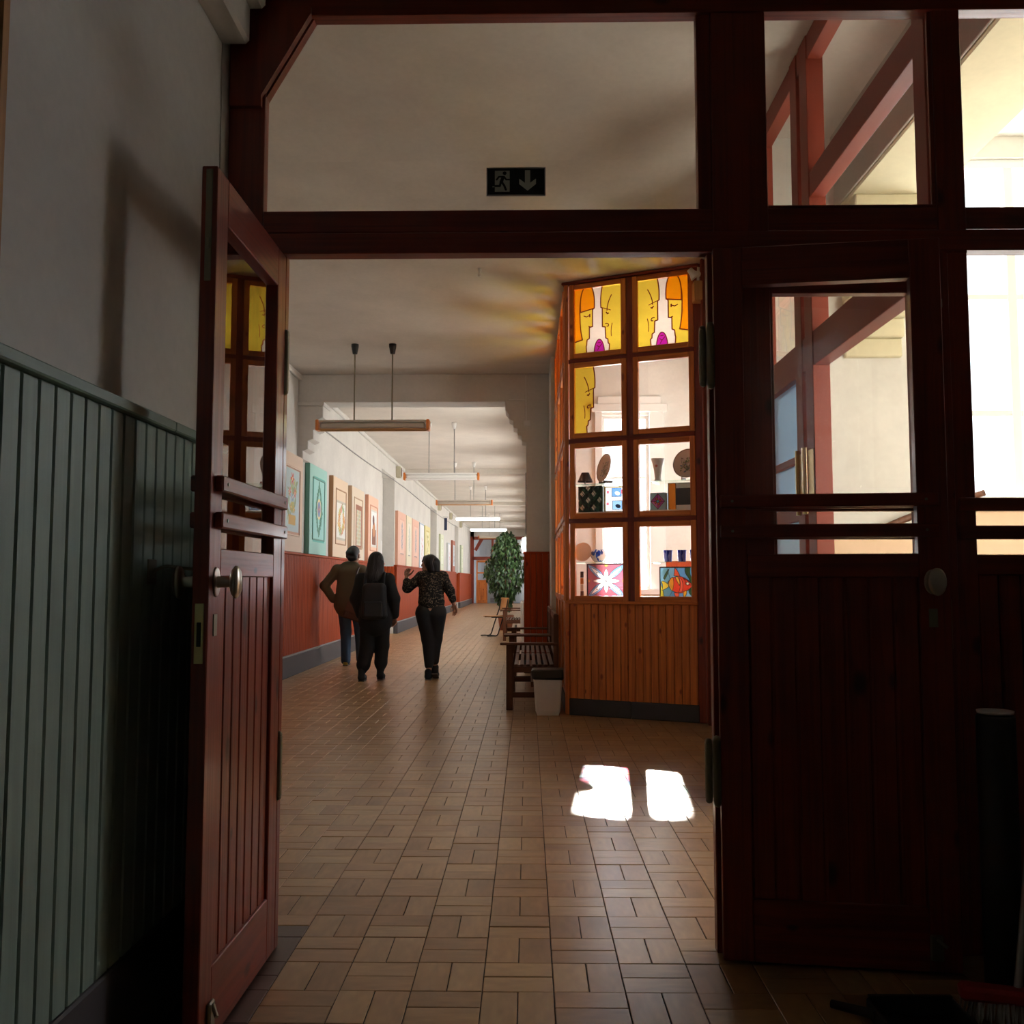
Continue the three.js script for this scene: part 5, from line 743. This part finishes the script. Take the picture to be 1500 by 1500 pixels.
  part('hair', sdf(bonesAt([[[0.08, 1.675, 0.01], [0.085, 1.69, -0.02], 0.093, 0.09, 1.18], [[0.06, 1.59, 0.06], [0.11, 1.60, 0.055], 0.05, 0.05], [[0.02, 1.62, 0.0], [0.03, 1.66, 0.0], 0.045, 0.06]], X, D), 48, 0.02), M({ color: rgb(0.022, 0.02, 0.02), roughness: 0.6 }), o);
  const ye = M({ color: rgb(0.42, 0.34, 0.05), roughness: 0.6 }); shoe(X + 0.0, 0, -D + 0.04, 0, 0.26, ye, o, 'shoe'); shoe(X + 0.19, 0.01, -D - 0.14, 0.1, 0.26, ye, o, 'shoe');
  const bag = thing('shoulder_bag', 'brown leather shoulder bag hanging at the man in olive', 'bag', [X + 0.14, 0.68, D - 0.2]); part('body', (() => { const g = L(-0.14, 0.14, 0, 0.24, -0.05, 0.05, 0, 0.02); g.rotateZ(-0.35); g.translate(X + 0.12, 0.68, -D + 0.24); return g; })(), M({ color: rgb(0.085, 0.035, 0.02), roughness: 0.5 }), bag); part('flap', (() => { const g = L(-0.142, 0.142, 0.1, 0.245, 0.05, 0.06, 0, 0.004); g.rotateZ(-0.35); g.translate(X + 0.12, 0.68, -D + 0.24); return g; })(), M({ color: rgb(0.12, 0.05, 0.028), roughness: 0.5 }), bag);
  part('strap', tube([[X + 0.2, 1.485, -D + 0.0], [X + 0.17, 1.38, -D + 0.15], [X + 0.14, 1.15, -D + 0.165], [X + 0.11, 0.9, -D + 0.22]], 0.016, 20, 6), M({ color: rgb(0.06, 0.028, 0.018), roughness: 0.5 }), bag);
}
{
  // ---- woman in black with long dark hair and a backpack
  const X = -2.0, D = 11.95, o = person('woman dressed in black with long dark hair and black boots', [X, D], 'people walking down the corridor');
  const J = { nk: [0.07, 1.36, 0], hd: [0.09, 1.48, -0.01], sl: [-0.10, 1.27, 0], sr: [0.24, 1.27, 0], el: [-0.17, 1.02, 0.03], wl: [-0.13, 0.82, -0.12], er: [0.325, 1.03, 0.03], wr: [0.31, 0.80, -0.08], hl: [-0.0, 0.80, 0], hr: [0.15, 0.80, 0], kl: [-0.02, 0.43, -0.04], al: [-0.075, 0.08, 0.05], kr: [0.155, 0.44, -0.08], ar: [0.14, 0.09, -0.07] };
  const core = [[J.nk, J.hd, 0.05, 0.055], [J.hd, [0.09, 1.53, 0], 0.078, 0.08, 1.15], [J.nk, [0.07, 1.15, 0], 0.07, 0.13, 0.8], [[0.07, 1.15, 0], [0.075, 0.83, 0], 0.13, 0.14, 0.8], [J.sl, J.sr, 0.06, 0.06], [J.sl, J.el, 0.048, 0.04], [J.el, J.wl, 0.04, 0.028], [J.sr, J.er, 0.048, 0.04], [J.er, J.wr, 0.04, 0.028], [J.hl, J.kl, 0.085, 0.058], [J.kl, J.al, 0.055, 0.036], [J.hr, J.kr, 0.085, 0.058], [J.kr, J.ar, 0.055, 0.036]];
  const head = sdf(bonesAt([[J.hd, [0.09, 1.53, 0], 0.078, 0.08, 1.15], [[0.13, 1.42, -0.07], [0.11, 1.47, -0.04], 0.04, 0.06], [[0.165, 1.465, -0.085], [0.155, 1.49, -0.08], 0.012, 0.008], [[0.15, 1.435, -0.09], [0.13, 1.435, -0.1], 0.012, 0.01]], X, D), 50, 0.015);
  part('body', [sdf(bonesAt(core, X, D), 76), head, hand(W3(J.wr, X, D), [0, -1, -0.3], [-1, 0, -0.5], [-0.8, 0, 0.5], 0.35), hand(W3(J.wl, X, D), [0.2, -0.7, -0.7], [0.3, 0.3, -1], [1, 0, 0], 0.35)], skin, o);
  const blk = M({ color: rgb(0.012, 0.012, 0.013), roughness: 0.85, bumpMap: plasterBump, bumpScale: 0.004 });
  part('coat', sdf(bonesAt([[J.sl, J.sr, 0.08, 0.08], [[0.07, 1.22, 0], [0.07, 0.98, 0], 0.175, 0.185, 0.75], [[0.07, 0.98, 0], [0.08, 0.76, 0.0], 0.185, 0.215, 0.72], [J.sl, J.el, 0.075, 0.068], [J.el, J.wl, 0.068, 0.055], [J.sr, J.er, 0.075, 0.068], [J.er, [0.315, 0.83, -0.04], 0.068, 0.062]], X, D), 80, 0.03), blk, o);
  part('trousers', sdf(bonesAt([[[0.05, 0.8, 0], [0.1, 0.8, 0], 0.14, 0.14, 0.85], [J.hl, J.kl, 0.12, 0.095], [J.kl, [-0.06, 0.2, 0.03], 0.095, 0.085], [[-0.06, 0.2, 0.03], [-0.07, 0.13, 0.04], 0.08, 0.05], [J.hr, J.kr, 0.12, 0.092], [J.kr, [0.145, 0.22, -0.07], 0.09, 0.08], [[0.145, 0.22, -0.07], [0.142, 0.14, -0.07], 0.075, 0.05]], X, D), 72, 0.025), blk, o);
  part('hair', sdf(bonesAt([[[0.085, 1.53, 0.015], [0.09, 1.50, 0.015], 0.092, 0.092, 1.15], [[0.07, 1.48, 0.05], [0.05, 1.30, 0.085], 0.085, 0.10, 0.7], [[0.11, 1.46, 0.04], [0.165, 1.27, 0.05], 0.075, 0.045, 0.8], [[0.165, 1.27, 0.05], [0.19, 1.2, 0.03], 0.045, 0.02, 0.8], [[0.05, 1.30, 0.085], [0.0, 1.18, 0.1], 0.09, 0.04, 0.6], [[0.06, 1.30, 0.085], [0.07, 1.16, 0.1], 0.09, 0.05, 0.6]], X, D), 60, 0.03), M({ color: rgb(0.010, 0.008, 0.007), roughness: 0.55, bumpMap: hairBump, bumpScale: 0.012 }), o);
  shoe(X - 0.075, 0, -D + 0.05, 0, 0.24, blk, o, 'boot', 0.14); shoe(X + 0.14, 0.012, -D - 0.07, 0.08, 0.24, blk, o, 'boot', 0.14);
  const bp = thing('backpack', 'black fabric backpack on the woman in black', 'backpack', [X + 0.1, 0.78, D - 0.2]); const bm = M({ color: rgb(0.016, 0.016, 0.018), roughness: 0.7 });
  const pack = (cx, cy, cz, hx, hy, hz, r, taper) => meshField((x, y, z) => { const t = 1 - taper * clamp((y - cy) / hy, -1, 1), qx = Math.abs(x - cx) - (hx * t - r), qy = Math.abs(y - cy) - (hy - r), qz = Math.abs(z - cz) - (hz - r); return Math.hypot(Math.max(qx, 0), Math.max(qy, 0), Math.max(qz, 0)) + Math.min(Math.max(qx, qy, qz), 0) - r; }, [cx - hx * 1.3, cx + hx * 1.3, cy - hy * 1.15, cy + hy * 1.15, cz - hz * 1.3, cz + hz * 1.3], 48);
  part('body', pack(X + 0.1, 1.0, -D + 0.215, 0.155, 0.225, 0.075, 0.06, 0.08), bm, bp); part('pocket', pack(X + 0.1, 0.90, -D + 0.295, 0.12, 0.1, 0.03, 0.028, 0.02), bm, bp); part('top_handle', tube([[X + 0.06, 1.215, -D + 0.17], [X + 0.08, 1.25, -D + 0.165], [X + 0.12, 1.25, -D + 0.165], [X + 0.14, 1.215, -D + 0.17]], 0.008, 12, 6), bm, bp);
  for (const x of [-0.03, 0.2]) part('strap', tube([[X + x, 1.16, -D + 0.17], [X + x, 1.34, -D + 0.08], [X + x * 0.95, 1.33, -D - 0.06], [X + x, 1.12, -D - 0.14]], 0.018, 20, 6), bm, bp);
}
{
  // ---- woman in a patterned jumper, left forearm raised, looking left
  const X = -1.235, D = 12.15, o = person('woman in a leopard print jumper gesturing with a raised forearm', [X, D], 'people walking down the corridor');
  const S = 0.001517; // metres per zoomed pixel of the study crop
  const P = (px, py, z = 0) => [(px - 1120) * S, (1242 - py) * S, z];
  const J = { nk: P(1115, 345), hd: P(1112, 272, -0.005), sl: P(1035, 385), sr: P(1215, 385), el: P(915, 478, -0.02), wl: P(905, 385, -0.05), er: P(1278, 500, 0.03), wr: P(1312, 615, 0), hl: P(1065, 690), hr: P(1170, 690), kl: P(1095, 905, -0.04), al: P(1108, 1140, 0.06), kr: P(1150, 905, -0.09), ar: P(1150, 1110, -0.02) };
  const core = [[J.nk, J.hd, 0.05, 0.05], [J.hd, P(1112, 255), 0.075, 0.078, 1.15], [J.nk, P(1120, 480), 0.065, 0.125, 0.8], [P(1120, 480), P(1118, 660), 0.125, 0.14, 0.8], [J.sl, J.sr, 0.058, 0.058], [J.sl, J.el, 0.05, 0.042], [J.el, J.wl, 0.042, 0.027], [J.sr, J.er, 0.05, 0.042], [J.er, J.wr, 0.042, 0.026], [J.hl, J.kl, 0.1, 0.065], [J.kl, J.al, 0.06, 0.036], [J.hr, J.kr, 0.1, 0.065], [J.kr, J.ar, 0.06, 0.036]];
  const head = sdf(bonesAt([[P(1110, 275), P(1115, 250), 0.078, 0.08, 1.0], [P(1062, 312, -0.03), P(1080, 270, -0.02), 0.035, 0.06], [P(1036, 288, -0.045), P(1042, 268, -0.04), 0.012, 0.008], [P(1042, 312, -0.045), P(1056, 318, -0.045), 0.013, 0.012], [P(1056, 328, -0.04), P(1075, 320, -0.035), 0.022, 0.025], [J.nk, J.hd, 0.045, 0.05]], X, D), 56, 0.014);
  part('body', [sdf(bonesAt(core, X, D), 76), head, hand(W3(J.wl, X, D), [0.12, 1, -0.2], [1, 0.1, 0], [0.2, 0, 1], 0.75, 1.0), hand(W3(J.wr, X, D), [0.2, -1, 0], [-1, -0.3, -0.4], [-0.3, 0, 1], 0.3)], skin, o);
  const leo = dataTex(256, 256, (u, v) => { const a = fbm(u, v, 22, 22, 2, 301), b = fbm(u, v, 22, 22, 2, 311), t = Math.abs(a - b) < 0.06 ? 1 : 0; return t ? [0.50, 0.45, 0.38] : [0.10, 0.09, 0.085]; }); scaled(leo, 2.2, 2.2);
  part('jumper', sdf(bonesAt([[J.sl, J.sr, 0.075, 0.075], [P(1118, 430), P(1120, 540), 0.165, 0.155, 0.72], [P(1120, 540), P(1121, 590), 0.155, 0.172, 0.75], [J.sl, J.el, 0.068, 0.062], [J.el, P(908, 425, -0.035), 0.06, 0.05], [J.sr, J.er, 0.068, 0.06], [J.er, P(1302, 575, 0.01), 0.058, 0.046]], X, D), 84, 0.03), M({ map: leo, roughness: 0.95 }), o);
  part('trousers', sdf(bonesAt([[P(1088, 665), P(1152, 665), 0.13, 0.13, 0.85], [J.hl, J.kl, 0.122, 0.09], [J.kl, P(1106, 1120, 0.05), 0.088, 0.055], [J.hr, J.kr, 0.122, 0.09], [J.kr, P(1150, 1090, -0.02), 0.088, 0.055]], X, D), 76, 0.025), M({ color: rgb(0.011, 0.011, 0.013), roughness: 0.85 }), o);
  part('hair', sdf(bonesAt([[P(1118, 262, 0.005), P(1112, 252, 0), 0.095, 0.092, 1.05], [P(1150, 270, 0.02), P(1158, 325, 0.02), 0.07, 0.055], [P(1108, 262, 0.05), P(1120, 322, 0.055), 0.06, 0.05], [P(1068, 228, -0.03), P(1046, 252, -0.03), 0.04, 0.018]], X, D), 56, 0.025), M({ color: rgb(0.006, 0.006, 0.007), roughness: 0.45, bumpMap: hairBump, bumpScale: 0.008 }), o);
  const navy = M({ color: rgb(0.015, 0.017, 0.022), roughness: 0.7 }), sole = M({ color: rgb(0.25, 0.2, 0.17), roughness: 0.8 }); shoe(X - 0.025, 0.0, -D + 0.08, 0.0, 0.24, navy, o, 'shoe', 0.07, sole); shoe(X + 0.05, 0.05, -D - 0.02, 0.35, 0.24, navy, o, 'shoe', 0.07, sole);
}

renderer.render(scene, camera);
